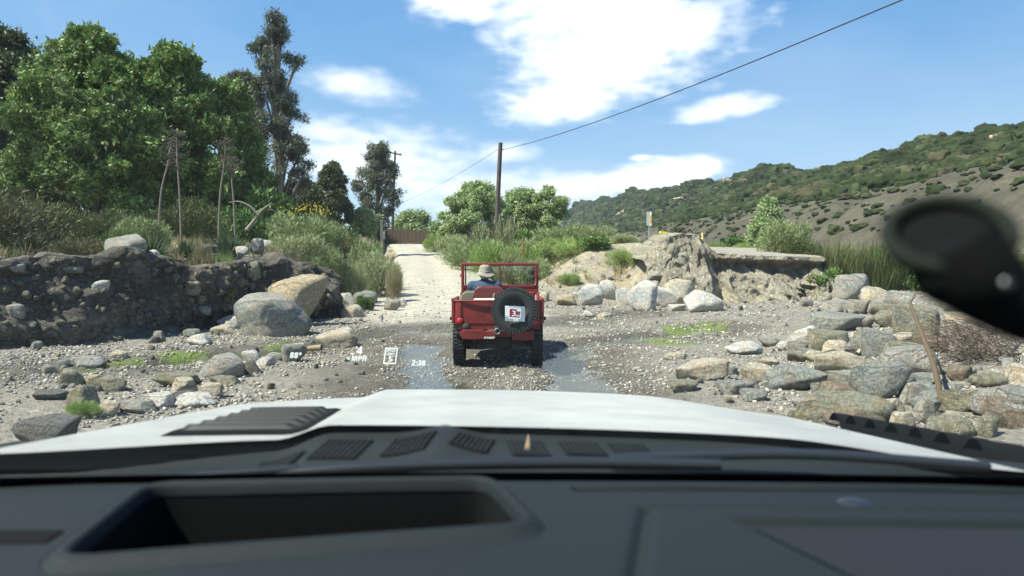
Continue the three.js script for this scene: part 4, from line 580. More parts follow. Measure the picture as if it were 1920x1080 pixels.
// chaparral on the hills: nobody could count it
{
  const r = rngOf(321), geos = [0, 1, 2].map((i) => { const g0 = new THREE.IcosahedronGeometry(1, 3); g0.deleteAttribute('uv'); g0.deleteAttribute('normal'); const g = mergeVertices(g0), p = g.attributes.position; for (let k = 0; k < p.count; k++) { const x = p.getX(k), y = p.getY(k), z = p.getZ(k), q = 1 + 0.5 * pn.noise(x * 2 + i * 9, y * 2, z * 2) + 0.45 * pn.noise(x * 5 + i, y * 5, z * 5); p.setXYZ(k, x * q, Math.max(-0.3, y * q * 0.8), z * q); } g.computeVertexNormals(); return g; });
  const M = new THREE.Matrix4(), Q = new THREE.Quaternion(), E = new THREE.Euler(), col = new THREE.Color(), cm = mat([1, 1, 1], 1, { specularIntensity: 0.2 });
  for (let v = 0; v < 3; v++) {
    const n = 17000, im = new THREE.InstancedMesh(geos[v], cm, n); let k = 0;
    for (let t = 0; k < n && t < n * 10; t++) {
      const d = 45 * Math.pow(1700 / 45, Math.pow(r(), 0.72)), foot = 44 + 6 * N(d * 0.012, 0.4, 3) - 28 * sst(400, 1300, d), x = foot + 2 + r() * 160, q = x - foot + fbm(x * 0.09, d * 0.09, 3, 4) * 12, n0 = fbm(x * 0.06, d * 0.05, 27, 3);
      if (x / d < -0.1 || x / d > 0.95) continue; const keep = q < 27 ? 0.12 + (q > 20 ? 0.1 : 0) : clamp(0.85 + n0 * 1.3); if (r() > keep) continue; if (fbm(x * 0.035, d * 0.025, 21, 4) > 0.27 && r() < 0.8) continue;
      const s = (0.6 + 2.0 * r() * r() * r()) * (1 + d * 0.0014) * 1.15 * (q < 27 ? 0.3 + 0.4 * r() * r() : 1); Q.setFromEuler(E.set(0, r() * 6.28, 0)); M.compose(new THREE.Vector3(x, hillY(x, d) + s * 0.2, -d), Q, new THREE.Vector3(s, s * (0.7 + 0.5 * r()), s)); im.setMatrixAt(k, M);
      const w = 0.65 + 0.7 * r(), u = r(); u < 0.7 ? col.setRGB(0.026 * w, 0.038 * w, 0.016 * w) : u < 0.92 ? col.setRGB(0.042 * w, 0.055 * w, 0.023 * w) : col.setRGB(0.07 * w, 0.065 * w, 0.038 * w); im.setColorAt(k++, col);
    }
    im.count = k; put(im, 'chaparral_scrub'); tag(im, 'dark green scrub covering the hillside', 'scrub', null, 'stuff');
  }
  for (const [px, py, w, l] of [[1285, 378, 46, 'pale rock outcrop low on the far hill slope'], [1375, 340, 40, 'rock outcrop near the ridge left of the saddle'], [1660, 322, 30, 'cream rock outcrop in the scrub high on the near hill'], [1600, 300, 24, 'small outcrop under the ridge of the near hill'], [1560, 330, 22, 'small pale rock in the middle of the near hill'], [1885, 262, 60, 'rock outcrop on the crest at the right picture edge'], [1500, 330, 20, 'small tan rock near the saddle'], [1740, 300, 40, 'broken rock band below the near hill crest'], [1175, 398, 24, 'tan rock on the slope above the road sign']]) {
    const [a, b] = side(px, py); let d = 60; for (; d < 1800; d *= 1.004) if (EYE + b * d < hillY(a * d, d)) break; const s = w / FOCAL * d * 0.5;
    const g = group('rock_outcrop', [a * d, hillY(a * d, d) - s * 0.15, -d]); for (let i = 0; i < 9; i++) { const m = mesh(rockGeo(700 + px + i, [s * (0.2 + r() * 0.4), s * (0.14 + 0.3 * r()), s * 0.3], 3, 14), rockMat.tan, 'rock', g); m.position.set((i - 4) * s * 0.2, (r() - 0.3) * s * 0.3, (r() - 0.5) * s * 0.6); } tag(g, l, 'outcrop');
  }
}

// ---------- poles, wires, fence, signs ----------
const poleMat = mat([0.135, 0.115, 0.095], 0.95, { map: grainMap });
{
  const d = 45, B = at(930, 408, d), T = at(938.5, 268, d), g = group('wooden_pole', [B.x, land(B.x, d), -d]), h = T.y - land(B.x, d);
  mesh(rod([[-0.08, -0.3, 0], [0.1, h * 0.5, 0], [T.x - B.x, h, 0]], [0.17, 0.155, 0.135], 12), poleMat, 'pole', g); mesh(cyl(0.137, 0.03, 'y', T.x - B.x, h + 0.01, 0, 14), mat([0.3, 0.3, 0.3], 0.6), 'cap', g);
  mesh(cyl(0.035, 0.14, 'x', T.x - B.x + 0.18, h - 0.42, 0, 8), mat([0.3, 0.3, 0.32], 0.4), 'insulator', g);
  tag(g, 'bare dark wooden pole with a wire at its top, behind the bushes', 'pole');
  const d2 = 96, B2 = at(736, 418, d2), T2 = at(741, 283, d2), y2 = land(B2.x, d2), q = group('utility_pole', [B2.x, y2, -d2]), h2 = T2.y - y2;
  mesh(rod([[-0.1, -0.3, 0], [0.15, h2 * 0.5, 0], [T2.x - B2.x, h2, 0]], [0.2, 0.17, 0.13], 10), poleMat, 'pole', q);
  const arm = mesh(box(1.75, 0.16, 0.14, 0, 0, 0.2), poleMat, 'crossarm', q); arm.position.set(T2.x - B2.x, h2 - 0.4, 0); arm.rotation.z = -0.18; arm.rotation.y = 0.3;
  for (const x of [-0.75, 0.75]) mesh(cyl(0.06, 0.2, 'y', T2.x - B2.x + x * 0.97, h2 - 0.4 - x * 0.17 + 0.16, 0.2 - x * 0.28, 8), mat([0.35, 0.33, 0.3], 0.4), 'insulator', q);
  tag(q, 'distant utility pole with a crossarm beside the airy eucalyptus', 'pole');
  const P0 = T.clone(); P0.y -= 0.42; P0.x += 0.2; const wm = mat([0.035, 0.04, 0.05], 0.7);
  const cz = (d3) => { const t = (45 - d3) / 31, [x1, y1] = [at(1690, 0, 14).x, at(1690, 0, 14).y]; return new THREE.Vector3(lerp(P0.x, x1, t), lerp(P0.y, y1, t) - 0.55 * 4 * t * (1 - t) * (t < 1 ? 1 : -0.1) * 0.55 + Math.max(0, t - 1) * 1.1, -d3); };
  const pts = []; for (let d3 = 45; d3 > -14; d3 -= 2.5) pts.push(cz(d3)); mesh(tube(pts, 0.017, 120, 6), wm, 'overhead_wire'); tag(scene.children.at(-1), 'black overhead wire rising from the bare pole to the upper right', 'wire');
  const Q0 = P0.clone(), Q1 = at(700, 392, 130); Q0.x -= 0.36; const w2 = []; for (let i = 0; i <= 20; i++) { const t = i / 20, v = Q0.clone().lerp(Q1, t); v.y -= 1.2 * 4 * t * (1 - t) * 0.8; w2.push(v); } mesh(tube(w2, 0.012, 80, 5), wm, 'overhead_wire'); tag(scene.children.at(-1), 'thin faint wire running from the bare pole down towards the far trees', 'wire');
}
{ // fence of upright brown boards at the bend, pale end post
  const d = 86, A = at(722, 452, d), Bq = at(806, 448, d), g = group('board_fence', [A.x, land(A.x, d) , -d]), n = 34, L = Bq.x - A.x; const bm = [[0.16, 0.105, 0.07], [0.19, 0.125, 0.085], [0.14, 0.095, 0.065]].map((c) => mat(c, 0.9, { map: grainMap })), top = at(760, 429, d).y;
  for (let i = 0; i < n; i++) { const x = L * (i + 0.5) / n, y0 = land(A.x + x, d - 0.02 * i), h = top - 0.35 * (i / n) - y0 + 0.1 + 0.03 * N(i * 3.3, 2); const m = mesh(box(L / n - 0.02, h, 0.04), bm[i % 3], 'board', g); m.position.set(x, y0 - land(A.x, d) + h / 2 - 0.1, 0.02 * i + 0.01 * (i % 2)); }
  mesh(box(L, 0.12, 0.06, L / 2, top - land(A.x, d) - 0.4, -0.06).rotateY(-0.008 * 34 / L), bm[1], 'rail', g); tag(g, 'brown board fence across the end of the pale road', 'fence');
  const p = at(716, 448, 82), q = group('fence_post', [p.x, land(p.x, 82), -82]), h = at(716, 417, 82).y - land(p.x, 82); mesh(box(0.34, h + 0.2, 0.3, 0, h / 2 - 0.1, 0, 0.02), mat([0.24, 0.22, 0.19], 0.9, { map: grainMap }), 'post', q); mesh(box(0.4, 0.08, 0.36, 0, h + 0.03, 0, 0.02), mat([0.24, 0.22, 0.19], 0.9), 'cap', q); tag(q, 'pale square fence post left of the brown board fence', 'post');
  const a2 = at(668, 452, 90), g2 = group('board_fence', [a2.x, land(a2.x, 90), -90]); for (let i = 0; i < 10; i++) { const m = mesh(box(0.3, 1.5, 0.05), bm[(i + 1) % 3], 'board', g2); m.position.set(i * 0.34, 0.65 + 0.02 * N(i * 2, 1), 0); } mesh(box(3.4, 0.1, 0.05, 1.55, 0.9, -0.06), bm[0], 'rail', g2); tag(g2, 'short run of dark fence left of the pale post', 'fence');
}
{ // road markers above the cliff
  const d = 29, B = at(1217, 434, d), T = at(1217, 397, d), y = land(B.x, d), g = group('road_sign', [B.x, y, -d]), h = T.y - y, k = d / FOCAL, metal = mat([0.5, 0.52, 0.52], 0.45, { metalness: 0.6 });
  mesh(box(0.05, h * 0.75, 0.03, 0, h * 0.37, -0.03), metal, 'post', g); mesh(box(4.6 * k, 26 * k, 0.012, -2.6 * k, h - 13 * k, 0), mat([0.42, 0.46, 0.47], 0.5), 'back_plate', g);
  const p2 = mesh(box(4 * k, 26 * k, 0.012, 2.3 * k, h - 13 * k, 0.02), mat([0.78, 0.78, 0.74], 0.5), 'marker_plate', g); mesh(box(3 * k, 14 * k, 0.01, 2.2 * k, h - 13 * k, 0.032), mat([0.85, 0.42, 0.015], 0.5), 'orange_stripe', p2);
  tag(g, 'narrow road marker sign with an orange stripe above the cliff', 'sign');
  const m = at(1317, 452, 34), q = group('marker_post', [m.x, land(m.x, 34), -34]), hh = at(1317, 436, 34).y - land(m.x, 34); mesh(cyl(0.045, hh + 0.1, 'y', 0, hh / 2 - 0.05, 0, 10), mat([0.8, 0.62, 0.04], 0.5), 'post', q); for (const z of [0.75, 0.87]) mesh(cyl(0.048, 0.05, 'y', 0, hh * z, 0, 10), mat([0.75, 0.75, 0.7], 0.4), 'band', q); tag(q, 'short yellow marker post behind the cliff top', 'post');
  const tape = (pts, c, l) => { const P = pts.map(([x, y]) => at(x, y, 24.6)), g3 = grid(20, 1, (u, v) => { const c2 = new THREE.CatmullRomCurve3(P).getPoint(u); return [c2.x, c2.y + v * 0.07 + 0.01 * N(u * 9, 2), c2.z + 0.05 * N(u * 14, 3)]; }); mesh(g3, mat(c, 0.6), 'plastic_tape'); tag(scene.children.at(-1), l, 'tape'); };
  tape([[1236, 437], [1248, 438], [1254, 446]], [0.75, 0.6, 0.03], 'scrap of yellow tape on the cliff top'); tape([[1266, 439], [1274, 442], [1283, 440]], [0.85, 0.16, 0.02], 'scrap of orange tape on the cliff top');
  const s = at(978, 464, 29.5), yy = land(s.x, 29.5), sg = rod([[s.x - 0.05, yy - 0.1, -29.5], [s.x, yy + 0.3, -29.5], [s.x + 0.07, Math.max(yy + 0.6, at(980, 449, 29.5).y), -29.5]], [0.03, 0.03, 0.028], 6); mesh(sg, mat([0.32, 0.075, 0.04], 0.8), 'metal_stake'); tag(scene.children.at(-1), 'leaning rusty red stake above the jeep windscreen', 'stake');
}

// ---------- the red jeep ----------
const JD = 10.2, JX = -0.215;
const JY = Math.max(land(JX - 0.6, JD + 0.45), land(JX + 0.6, JD + 0.45), land(JX - 0.6, JD + 2.4), land(JX + 0.6, JD + 2.4)) - 0.05;
{
  const j = group('red_jeep', [JX, JY, -JD]); tag(j, 'old open red jeep driving away over the wet gravel', 'jeep');
  const dust = tex(512, (u, v) => { const k = clamp((f1(u, v) * 0.5 + f2(u, v) * 0.35 + f3(u, v) * 0.3) - 0.1); return [0.62 + 0.38 * k, 0.6 + 0.4 * k, 0.6 + 0.4 * k]; }, true);
  const red = mat([0.29, 0.022, 0.014], 0.5, { map: dust, clearcoat: 0.15, clearcoatRoughness: 0.5 }), black = mat([0.018, 0.019, 0.02], 0.75), rubber = mat([0.028, 0.031, 0.031], 0.9), steel = mat([0.16, 0.16, 0.16], 0.5, { metalness: 0.6 }), grime = mat([0.045, 0.042, 0.038], 0.9), vinyl = mat([0.12, 0.02, 0.018], 0.6), olive = mat([0.20, 0.19, 0.13], 0.8), canvas = mat([0.5, 0.47, 0.40], 0.9);
  const sideShape = (top) => { const s = new THREE.Shape(); s.moveTo(0.02, 0.70); s.lineTo(0.02, top); s.lineTo(1.0, top); s.quadraticCurveTo(1.06, top, 1.08, top - 0.12); s.lineTo(1.12, 0.82); s.quadraticCurveTo(1.14, 0.74, 1.25, 0.74); s.lineTo(1.5, 0.74); s.quadraticCurveTo(1.62, 0.75, 1.66, 0.9); s.lineTo(1.72, 1.06); s.lineTo(1.88, 1.06); s.lineTo(1.88, 0.52); s.lineTo(0.92, 0.48); s.lineTo(0.88, 0.66); s.quadraticCurveTo(0.8, 0.86, 0.45, 0.86); s.quadraticCurveTo(0.12, 0.86, 0.10, 0.70); s.lineTo(0.02, 0.70); return s; };
  for (const x of [-0.685, 0.655]) { const g = new THREE.ExtrudeGeometry(sideShape(1.035), { depth: 0.03, bevelEnabled: true, bevelSize: 0.006, bevelThickness: 0.006, bevelSegments: 2, curveSegments: 16 }); g.rotateY(Math.PI / 2); g.translate(x, 0, 0); mesh(boxUV(g, 0.9), red, 'side_panel', j); }
  mesh(boxUV(box(1.16, 0.34, 0.035, -0.01, 0.86, -0.02, 0.01), 0.9), red, 'tailgate_panel', j);
  for (const s of [-1, 1]) { const g = grid(8, 6, (u, v) => { const a = u * 1.25, r = 0.17; return [s * (0.55 + r * Math.sin(a) * 0.93) , 0.70 + 0.345 * v, 0.012 - r * (1 - Math.cos(a)) * 1.1]; }); mesh(boxUV(g, 0.9), red, 'corner_panel', j); const lip = box(0.045, 0.06, 0.05, s * 0.675, 1.045, -0.05, 0.012); mesh(lip, red, 'corner_bracket', j); mesh(box(0.03, 0.05, 0.09, s * 0.715, 0.76, -0.16, 0.01), black, 'side_reflector', j); }
  mesh(boxUV(tube([[-0.67, 1.04, -1.0], [-0.67, 1.04, -0.05], [-0.60, 1.04, 0.0], [0.60, 1.04, 0.0], [0.67, 1.04, -0.05], [0.67, 1.04, -1.0]], 0.014, 60, 6), 0.9), red, 'top_rail', j);
  mesh(box(1.3, 0.03, 1.85, 0, 0.55, -0.95), grime, 'floor', j);
  for (const x of [-0.5, 0.5]) mesh(box(0.28, 0.30, 0.85, x, 0.74, -0.46, 0.03), vinyl, 'wheel_house', j);
  // front end
  const hood = grid(12, 10, (u, v) => { const z = -1.86 - 1.05 * v, w = lerp(0.62, 0.42, v), a = (u - 0.5) * 2; return [a * w, lerp(1.06, 0.97, v) - 0.05 * a * a - (Math.abs(a) > 0.95 ? 0.2 : 0), z]; }); mesh(boxUV(hood, 0.9), red, 'hood', j);
  mesh(box(0.86, 0.5, 0.04, 0, 0.72, -2.92, 0.015), red, 'grille', j); for (let i = 0; i < 9; i++) mesh(box(0.035, 0.3, 0.02, -0.28 + i * 0.07, 0.74, -2.945), black, 'grille_slot', j);
  for (const s of [-1, 1]) { mesh(cyl(0.09, 0.06, 'z', s * 0.34, 0.82, -2.96, 20), mat([0.8, 0.8, 0.78], 0.2), 'headlight', j); const f = grid(6, 14, (u, v) => { const a = v * Math.PI * 0.85; return [s * (0.42 + 0.28 * u), 0.62 + 0.26 * Math.sin(a + 0.25), -2.3 + 0.5 * Math.cos(a + 0.25) * 1.0 - 0.15]; }); mesh(f, red, 'front_fender', j); }
  mesh(box(1.3, 0.12, 0.1, 0, 0.55, -3.12, 0.02), red, 'front_bumper', j);
  mesh(box(1.24, 0.34, 0.06, 0, 0.90, -1.83, 0.02), red, 'dash_panel', j);
  // windscreen frame
  const W = 0.655, wz = -1.86, wt = 1.565 - JY, wb = 1.05; const wl = (g) => g;
  for (const s of [-1, 1]) mesh(box(0.055, wt - wb, 0.04, s * W, (wt + wb) / 2, wz, 0.012), red, 'windscreen_post', j);
  for (const s of [-1, 1]) mesh(box(0.022, wt - wb - 0.06, 0.03, s * (W - 0.05), (wt + wb) / 2, wz - 0.01), vinyl, 'inner_frame', j);
  mesh(box(W * 2 + 0.055, 0.05, 0.042, 0, wt, wz, 0.012), red, 'windscreen_top', j); mesh(box(W * 2, 0.05, 0.04, 0, 1.17, wz, 0.01), red, 'windscreen_sill', j); mesh(box(W * 2, 0.13, 0.03, 0, 1.09, wz - 0.005, 0.01), red, 'cowl_panel', j); mesh(box(0.024, wt - 1.17, 0.035, 0.0, (wt + 1.17) / 2, wz, 0.006), red, 'centre_bar', j);
  for (const s of [-1, 1]) mesh(box(0.6, wt - 1.2, 0.005, s * 0.315, (wt + 1.19) / 2, wz - 0.006), mat([0.93, 0.96, 0.94], 0.02, { transmission: 1, thickness: 0, ior: 1.5 }), 'windscreen_glass', j);
  mesh(tube([[-0.52, wt - 0.02, wz + 0.02], [-0.44, wt - 0.1, wz + 0.02], [-0.37, wt - 0.19, wz + 0.02]].map(([x, y, z]) => [-x - 0.02, y, z]), 0.008, 10, 5), black, 'wiper', j);
  { const m = mesh(tube([[0.585, 1.2, wz + 0.03], [0.575, 1.3, wz + 0.06], [0.57, wt - 0.06, wz + 0.06]], 0.009, 12, 6), black, 'mirror_stalk', j); for (const y of [wt - 0.125, wt - 0.235]) mesh(new THREE.SphereGeometry(0.047, 18, 12).scale(1, 1, 0.35).translate(0.575, y, wz + 0.075), black, 'round_mirror', m); }
  mesh(box(0.03, 0.05, 0.03, -0.69, wt - 0.2, wz), mat([0.7, 0.12, 0.02], 0.4), 'side_lamp', j);
  // seats
  const backrest = (w, h, x, y, z, m, fm, name) => { const s = new THREE.Shape(), r = 0.09; s.moveTo(-w / 2, 0); s.lineTo(-w / 2, h - r); s.quadraticCurveTo(-w / 2, h, -w / 2 + r, h); s.lineTo(w / 2 - r, h); s.quadraticCurveTo(w / 2, h, w / 2, h - r); s.lineTo(w / 2, 0); s.lineTo(-w / 2, 0); const b = mesh(new THREE.ExtrudeGeometry(s, { depth: 0.06, bevelEnabled: true, bevelSize: 0.012, bevelThickness: 0.012 }).translate(x, y, z), m, name, j); mesh(tube([[x - w / 2 - 0.012, y - 0.2, z + 0.03], [x - w / 2 - 0.012, y + h - r, z + 0.03], [x - w / 2 + r * 0.5, y + h + 0.005, z + 0.03], [x, y + h + 0.016, z + 0.03], [x + w / 2 - r * 0.5, y + h + 0.005, z + 0.03], [x + w / 2 + 0.012, y + h - r, z + 0.03], [x + w / 2 + 0.012, y - 0.2, z + 0.03]], 0.014, 50, 6), fm, 'seat_frame', b); };
  backrest(0.46, 0.36, -0.155, 0.825, -0.9, vinyl, red, 'passenger_seat_back'); backrest(0.42, 0.40, -0.40, 0.70, -1.12, olive, olive, 'driver_seat_back');
  mesh(box(0.44, 0.10, 0.42, -0.27, 0.74, -1.36, 0.03), olive, 'driver_seat', j); mesh(box(0.44, 0.08, 0.36, 0.3, 0.74, -1.36, 0.03), olive, 'passenger_seat', j); mesh(box(0.5, 0.09, 0.34, -0.15, 0.985, -0.6, 0.03), canvas, 'rear_cushion', j); mesh(box(0.42, 0.30, 0.3, -0.15, 0.80, -0.6), vinyl, 'seat_box', j);
  mesh(tube([[-0.03, 1.19, -0.86], [-0.07, 1.1, -0.83], [-0.10, 1.0, -0.82]], 0.006, 10, 5), canvas, 'strap', j);
  { const t = new THREE.TorusGeometry(0.2, 0.014, 8, 40); t.rotateX(-0.9); t.translate(-0.3, 1.1, -1.6); mesh(t, black, 'steering_wheel', j); mesh(rod([[-0.3, 1.1, -1.6], [-0.3, 0.95, -1.75], [-0.3, 0.8, -1.85]], [0.018, 0.018, 0.018]), black, 'steering_column', j); }
  // wheels
  const tyreProfile = (R, w, hole) => [[hole, -w * 0.36], [hole + 0.02, -w * 0.44], [R * 0.8, -w * 0.5], [R * 0.93, -w * 0.47], [R * 0.975, -w * 0.36], [R * 0.985, 0], [R * 0.975, w * 0.36], [R * 0.93, w * 0.47], [R * 0.8, w * 0.5], [hole + 0.02, w * 0.44], [hole, w * 0.36]].map(([a, b]) => new THREE.Vector2(a, b));
  function wheel(R, w, name) {
    const g = new THREE.Group(); const ty = new THREE.LatheGeometry(tyreProfile(R, w, R * 0.56), 64); ty.rotateX(Math.PI / 2); put(new THREE.Mesh(ty, rubber), 'tyre', g);
    const lugs = []; const n = 44; for (let i = 0; i < n; i++) for (const s of [-1, 1]) { const a = (i + (s > 0 ? 0.5 : 0)) / n * 6.283, b = box(0.03, 0.055, w * 0.46, 0, R * 0.972, s * w * 0.26, 0); b.rotateZ(a); lugs.push(b); } put(new THREE.Mesh(merge(lugs), rubber), 'tread', g);
    const rim = new THREE.LatheGeometry([[0.02, 0.02], [0.09, 0.02], [0.10, 0.0], [R * 0.40, -0.02], [R * 0.46, 0.03], [R * 0.55, 0.035], [R * 0.58, 0.05]].map(([a, b]) => new THREE.Vector2(a, b)), 48); rim.rotateX(Math.PI / 2); put(new THREE.Mesh(rim, grime), 'rim', g);
    const bolts = []; for (let i = 0; i < 5; i++) bolts.push(cyl(0.012, 0.03, 'z', Math.cos(i * 1.2566) * 0.07, Math.sin(i * 1.2566) * 0.07, 0.03, 8)); put(new THREE.Mesh(merge(bolts), steel), 'lug_nut', g); put(g, name, j); return g;
  }
  for (const [x, z] of [[-0.605, -0.46], [0.605, -0.46], [-0.605, -2.45], [0.605, -2.45]]) { const q = wheel(0.365, 0.165, 'wheel'); q.rotation.y = x < 0 ? -Math.PI / 2 : Math.PI / 2; q.position.set(x, 0.365, z); }
  { const q = wheel(0.322, 0.165, 'spare_wheel'); q.position.set(0.25, 0.905, 0.14); q.rotation.z = 0.3; }
  mesh(cyl(0.05, 0.2, 'z', 0.25, 0.905, 0.05, 12), steel, 'spare_carrier', j);
  { // plastic-sleeved number card tied to the spare
    const c = document.createElement('canvas'); c.width = 580; c.height = 460; const x = c.getContext('2d'); x.fillStyle = '#b9c6c8'; x.fillRect(0, 0, 580, 460); x.fillStyle = '#8ea3ac'; x.fillRect(0, 340, 580, 120); x.fillRect(460, 0, 120, 460); x.fillStyle = '#d8dfdd'; x.fillRect(250, 360, 140, 100); x.fillRect(0, 0, 110, 300); x.save(); x.translate(118, 55); x.rotate(0.05); x.fillStyle = '#f2f0ee'; x.fillRect(0, 0, 350, 320); x.fillStyle = '#8d2038'; x.fillRect(22, 28, 205, 252); x.fillStyle = '#7d3a58'; x.fillRect(227, 90, 105, 110); x.fillStyle = '#8d1f4c'; x.fillRect(227, 250, 105, 30); x.fillStyle = '#c9cdbf'; x.fillRect(240, 205, 90, 45); x.fillStyle = '#5d6a62'; x.fillRect(268, 214, 10, 26); x.fillRect(286, 214, 10, 26); x.fillRect(304, 214, 10, 26); x.fillStyle = '#ffffff'; x.font = 'bold 235px sans-serif'; x.fillText('3', 85, 245); x.restore();
    const t = new THREE.CanvasTexture(c); t.colorSpace = THREE.SRGBColorSpace; const g = grid(14, 10, (u, v) => [0.113 + 0.29 * u, 0.762 + 0.222 * v - 0.012 * u, 0.245 + 0.006 * Math.sin(u * 5) + 0.004 * N(u * 4, v * 4)]); mesh(g, new THREE.MeshPhysicalMaterial({ map: t, roughness: 0.3, clearcoat: 0.6, clearcoatRoughness: 0.15 }), 'number_card', j).userData.label = 'plastic-sleeved card with a white number 3 on red';
  }
  for (const [x, y, r, m, n] of [[-0.565, 0.744, 0.042, mat([0.7, 0.012, 0.02], 0.25), 'tail_light'], [-0.475, 0.655, 0.05, grime, 'tail_lamp_housing'], [0.555, 0.71, 0.038, mat([0.8, 0.015, 0.025], 0.25), 'tail_light'], [0.455, 0.62, 0.045, grime, 'tail_lamp_housing']]) { const b = mesh(cyl(r * 1.18, 0.035, 'z', x, y, 0.02, 26), black, n === 'tail_light' ? 'lamp_bezel' : 'lamp_bezel', j); mesh(new THREE.SphereGeometry(r, 22, 12).scale(1, 1, 0.45).translate(x, y, 0.04), m, n, b); }
  for (const [x, y] of [[-0.365, 0.545], [0.38, 0.53]]) { const s = new THREE.Shape(); s.moveTo(-0.155, 0.06); s.lineTo(0.155, 0.06); s.lineTo(0.155, -0.06); s.quadraticCurveTo(0, -0.075, -0.155, -0.06); const g = new THREE.ExtrudeGeometry(s, { depth: 0.03, bevelEnabled: true, bevelSize: 0.008, bevelThickness: 0.008 }); mesh(boxUV(g.translate(x, y, 0.07), 0.9), red, 'bumperette', j); mesh(box(0.05, 0.06, 0.1, x, y + 0.01, 0.02), red, 'bumper_bracket', j); }
  mesh(box(1.1, 0.085, 0.05, -0.01, 0.545, 0.01, 0.01), red, 'rear_crossmember', j); mesh(box(1.16, 0.1, 0.03, 0, 0.66, -0.03), red, 'lower_panel', j);
  { const p = mesh(box(0.10, 0.13, 0.03, 0.0, 0.60, 0.05, 0.01), grime, 'hitch_plate', j); mesh(new THREE.TorusGeometry(0.04, 0.014, 8, 20).translate(0, 0.59, 0.10), steel, 'pintle_hook', p); for (const [x, y] of [[-0.035, 0.645], [0.035, 0.645], [-0.035, 0.555], [0.035, 0.555]]) mesh(cyl(0.014, 0.03, 'z', x, y, 0.07, 6), steel, 'bolt', p); }
  mesh(cyl(0.045, 1.1, 'x', 0, 0.365, -0.46, 14), grime, 'rear_axle', j); mesh(new THREE.SphereGeometry(0.15, 20, 14).scale(1, 0.95, 0.8).translate(0.08, 0.37, -0.46), grime, 'differential', j);
  for (const x of [-0.36, 0.36]) { mesh(tube([[x, 0.50, 0.0], [x, 0.40, -0.45], [x, 0.52, -0.95]], 0.028, 16, 6), grime, 'leaf_spring', j); mesh(rod([[x * 0.98, 0.58, -0.05], [x * 0.98, 0.45, -0.2], [x * 0.98, 0.33, -0.38]], [0.03, 0.035, 0.03], 8), grime, 'shock_absorber', j); mesh(box(0.06, 0.09, 3.0, x * 0.95, 0.56, -1.55), grime, 'frame_rail', j); mesh(box(0.09, 0.12, 0.02, x, 0.36, -0.34, 0), grime, 'spring_plate', j); }
  mesh(cyl(0.045, 1.1, 'x', 0, 0.365, -2.45, 12), grime, 'front_axle', j); mesh(box(0.5, 0.25, 0.7, 0, 0.48, -1.6, 0.04), grime, 'gearbox', j); mesh(rod([[0.08, 0.38, -0.55], [0.05, 0.42, -1.0], [0.02, 0.45, -1.3]], [0.03, 0.03, 0.03]), grime, 'drive_shaft', j); mesh(rod([[-0.5, 0.47, -0.12], [-0.5, 0.45, -0.7], [-0.4, 0.45, -1.4]], [0.03, 0.03, 0.03]), grime, 'exhaust_pipe', j); mesh(box(0.5, 0.18, 0.3, 0.25, 0.42, -0.95, 0.03), grime, 'fuel_tank', j);
}

// ---------- the driver ----------
function fleshOut(bones, res, k = 0.03) {                 // one smooth surface round tapered bones
  const lo = new THREE.Vector3(1e9, 1e9, 1e9), hi = lo.clone().negate(); for (const [a, b, ra, rb] of bones) for (const [p, r] of [[a, ra], [b, rb]]) { lo.min(new THREE.Vector3(p[0] - r, p[1] - r, p[2] - r)); hi.max(new THREE.Vector3(p[0] + r, p[1] + r, p[2] + r)); }
  const c = lo.clone().add(hi).multiplyScalar(0.5), half = Math.max(hi.x - lo.x, hi.y - lo.y, hi.z - lo.z) * 0.5 * 1.18 + 0.01, mc = new MarchingCubes(res, new THREE.MeshStandardMaterial(), false, false, 90000); mc.isolation = 0;
  for (let z = 0; z < res; z++) for (let y = 0; y < res; y++) for (let x = 0; x < res; x++) {
    const px = c.x + (x - res / 2) / (res / 2) * half, py = c.y + (y - res / 2) / (res / 2) * half, pz = c.z + (z - res / 2) / (res / 2) * half; let s = 0;
    for (const [a, b, ra, rb] of bones) { const dx = b[0] - a[0], dy = b[1] - a[1], dz = b[2] - a[2], L = dx * dx + dy * dy + dz * dz || 1e-9, t = clamp(((px - a[0]) * dx + (py - a[1]) * dy + (pz - a[2]) * dz) / L), q = Math.hypot(px - a[0] - dx * t, py - a[1] - dy * t, pz - a[2] - dz * t) - lerp(ra, rb, t); s += Math.exp(-q / k * 3); }
    mc.field[x + y * res + z * res * res] = Math.log(Math.max(s, 1e-30)) * k / 3;
  }
  mc.update(); const n = mc.count, g = new THREE.BufferGeometry(); g.setAttribute('position', new THREE.BufferAttribute(mc.positionArray.slice(0, n * 3), 3)); const w = mergeVertices(g, 1e-5); w.scale(half, half, half); w.translate(c.x, c.y, c.z); w.computeVertexNormals(); return w;
}
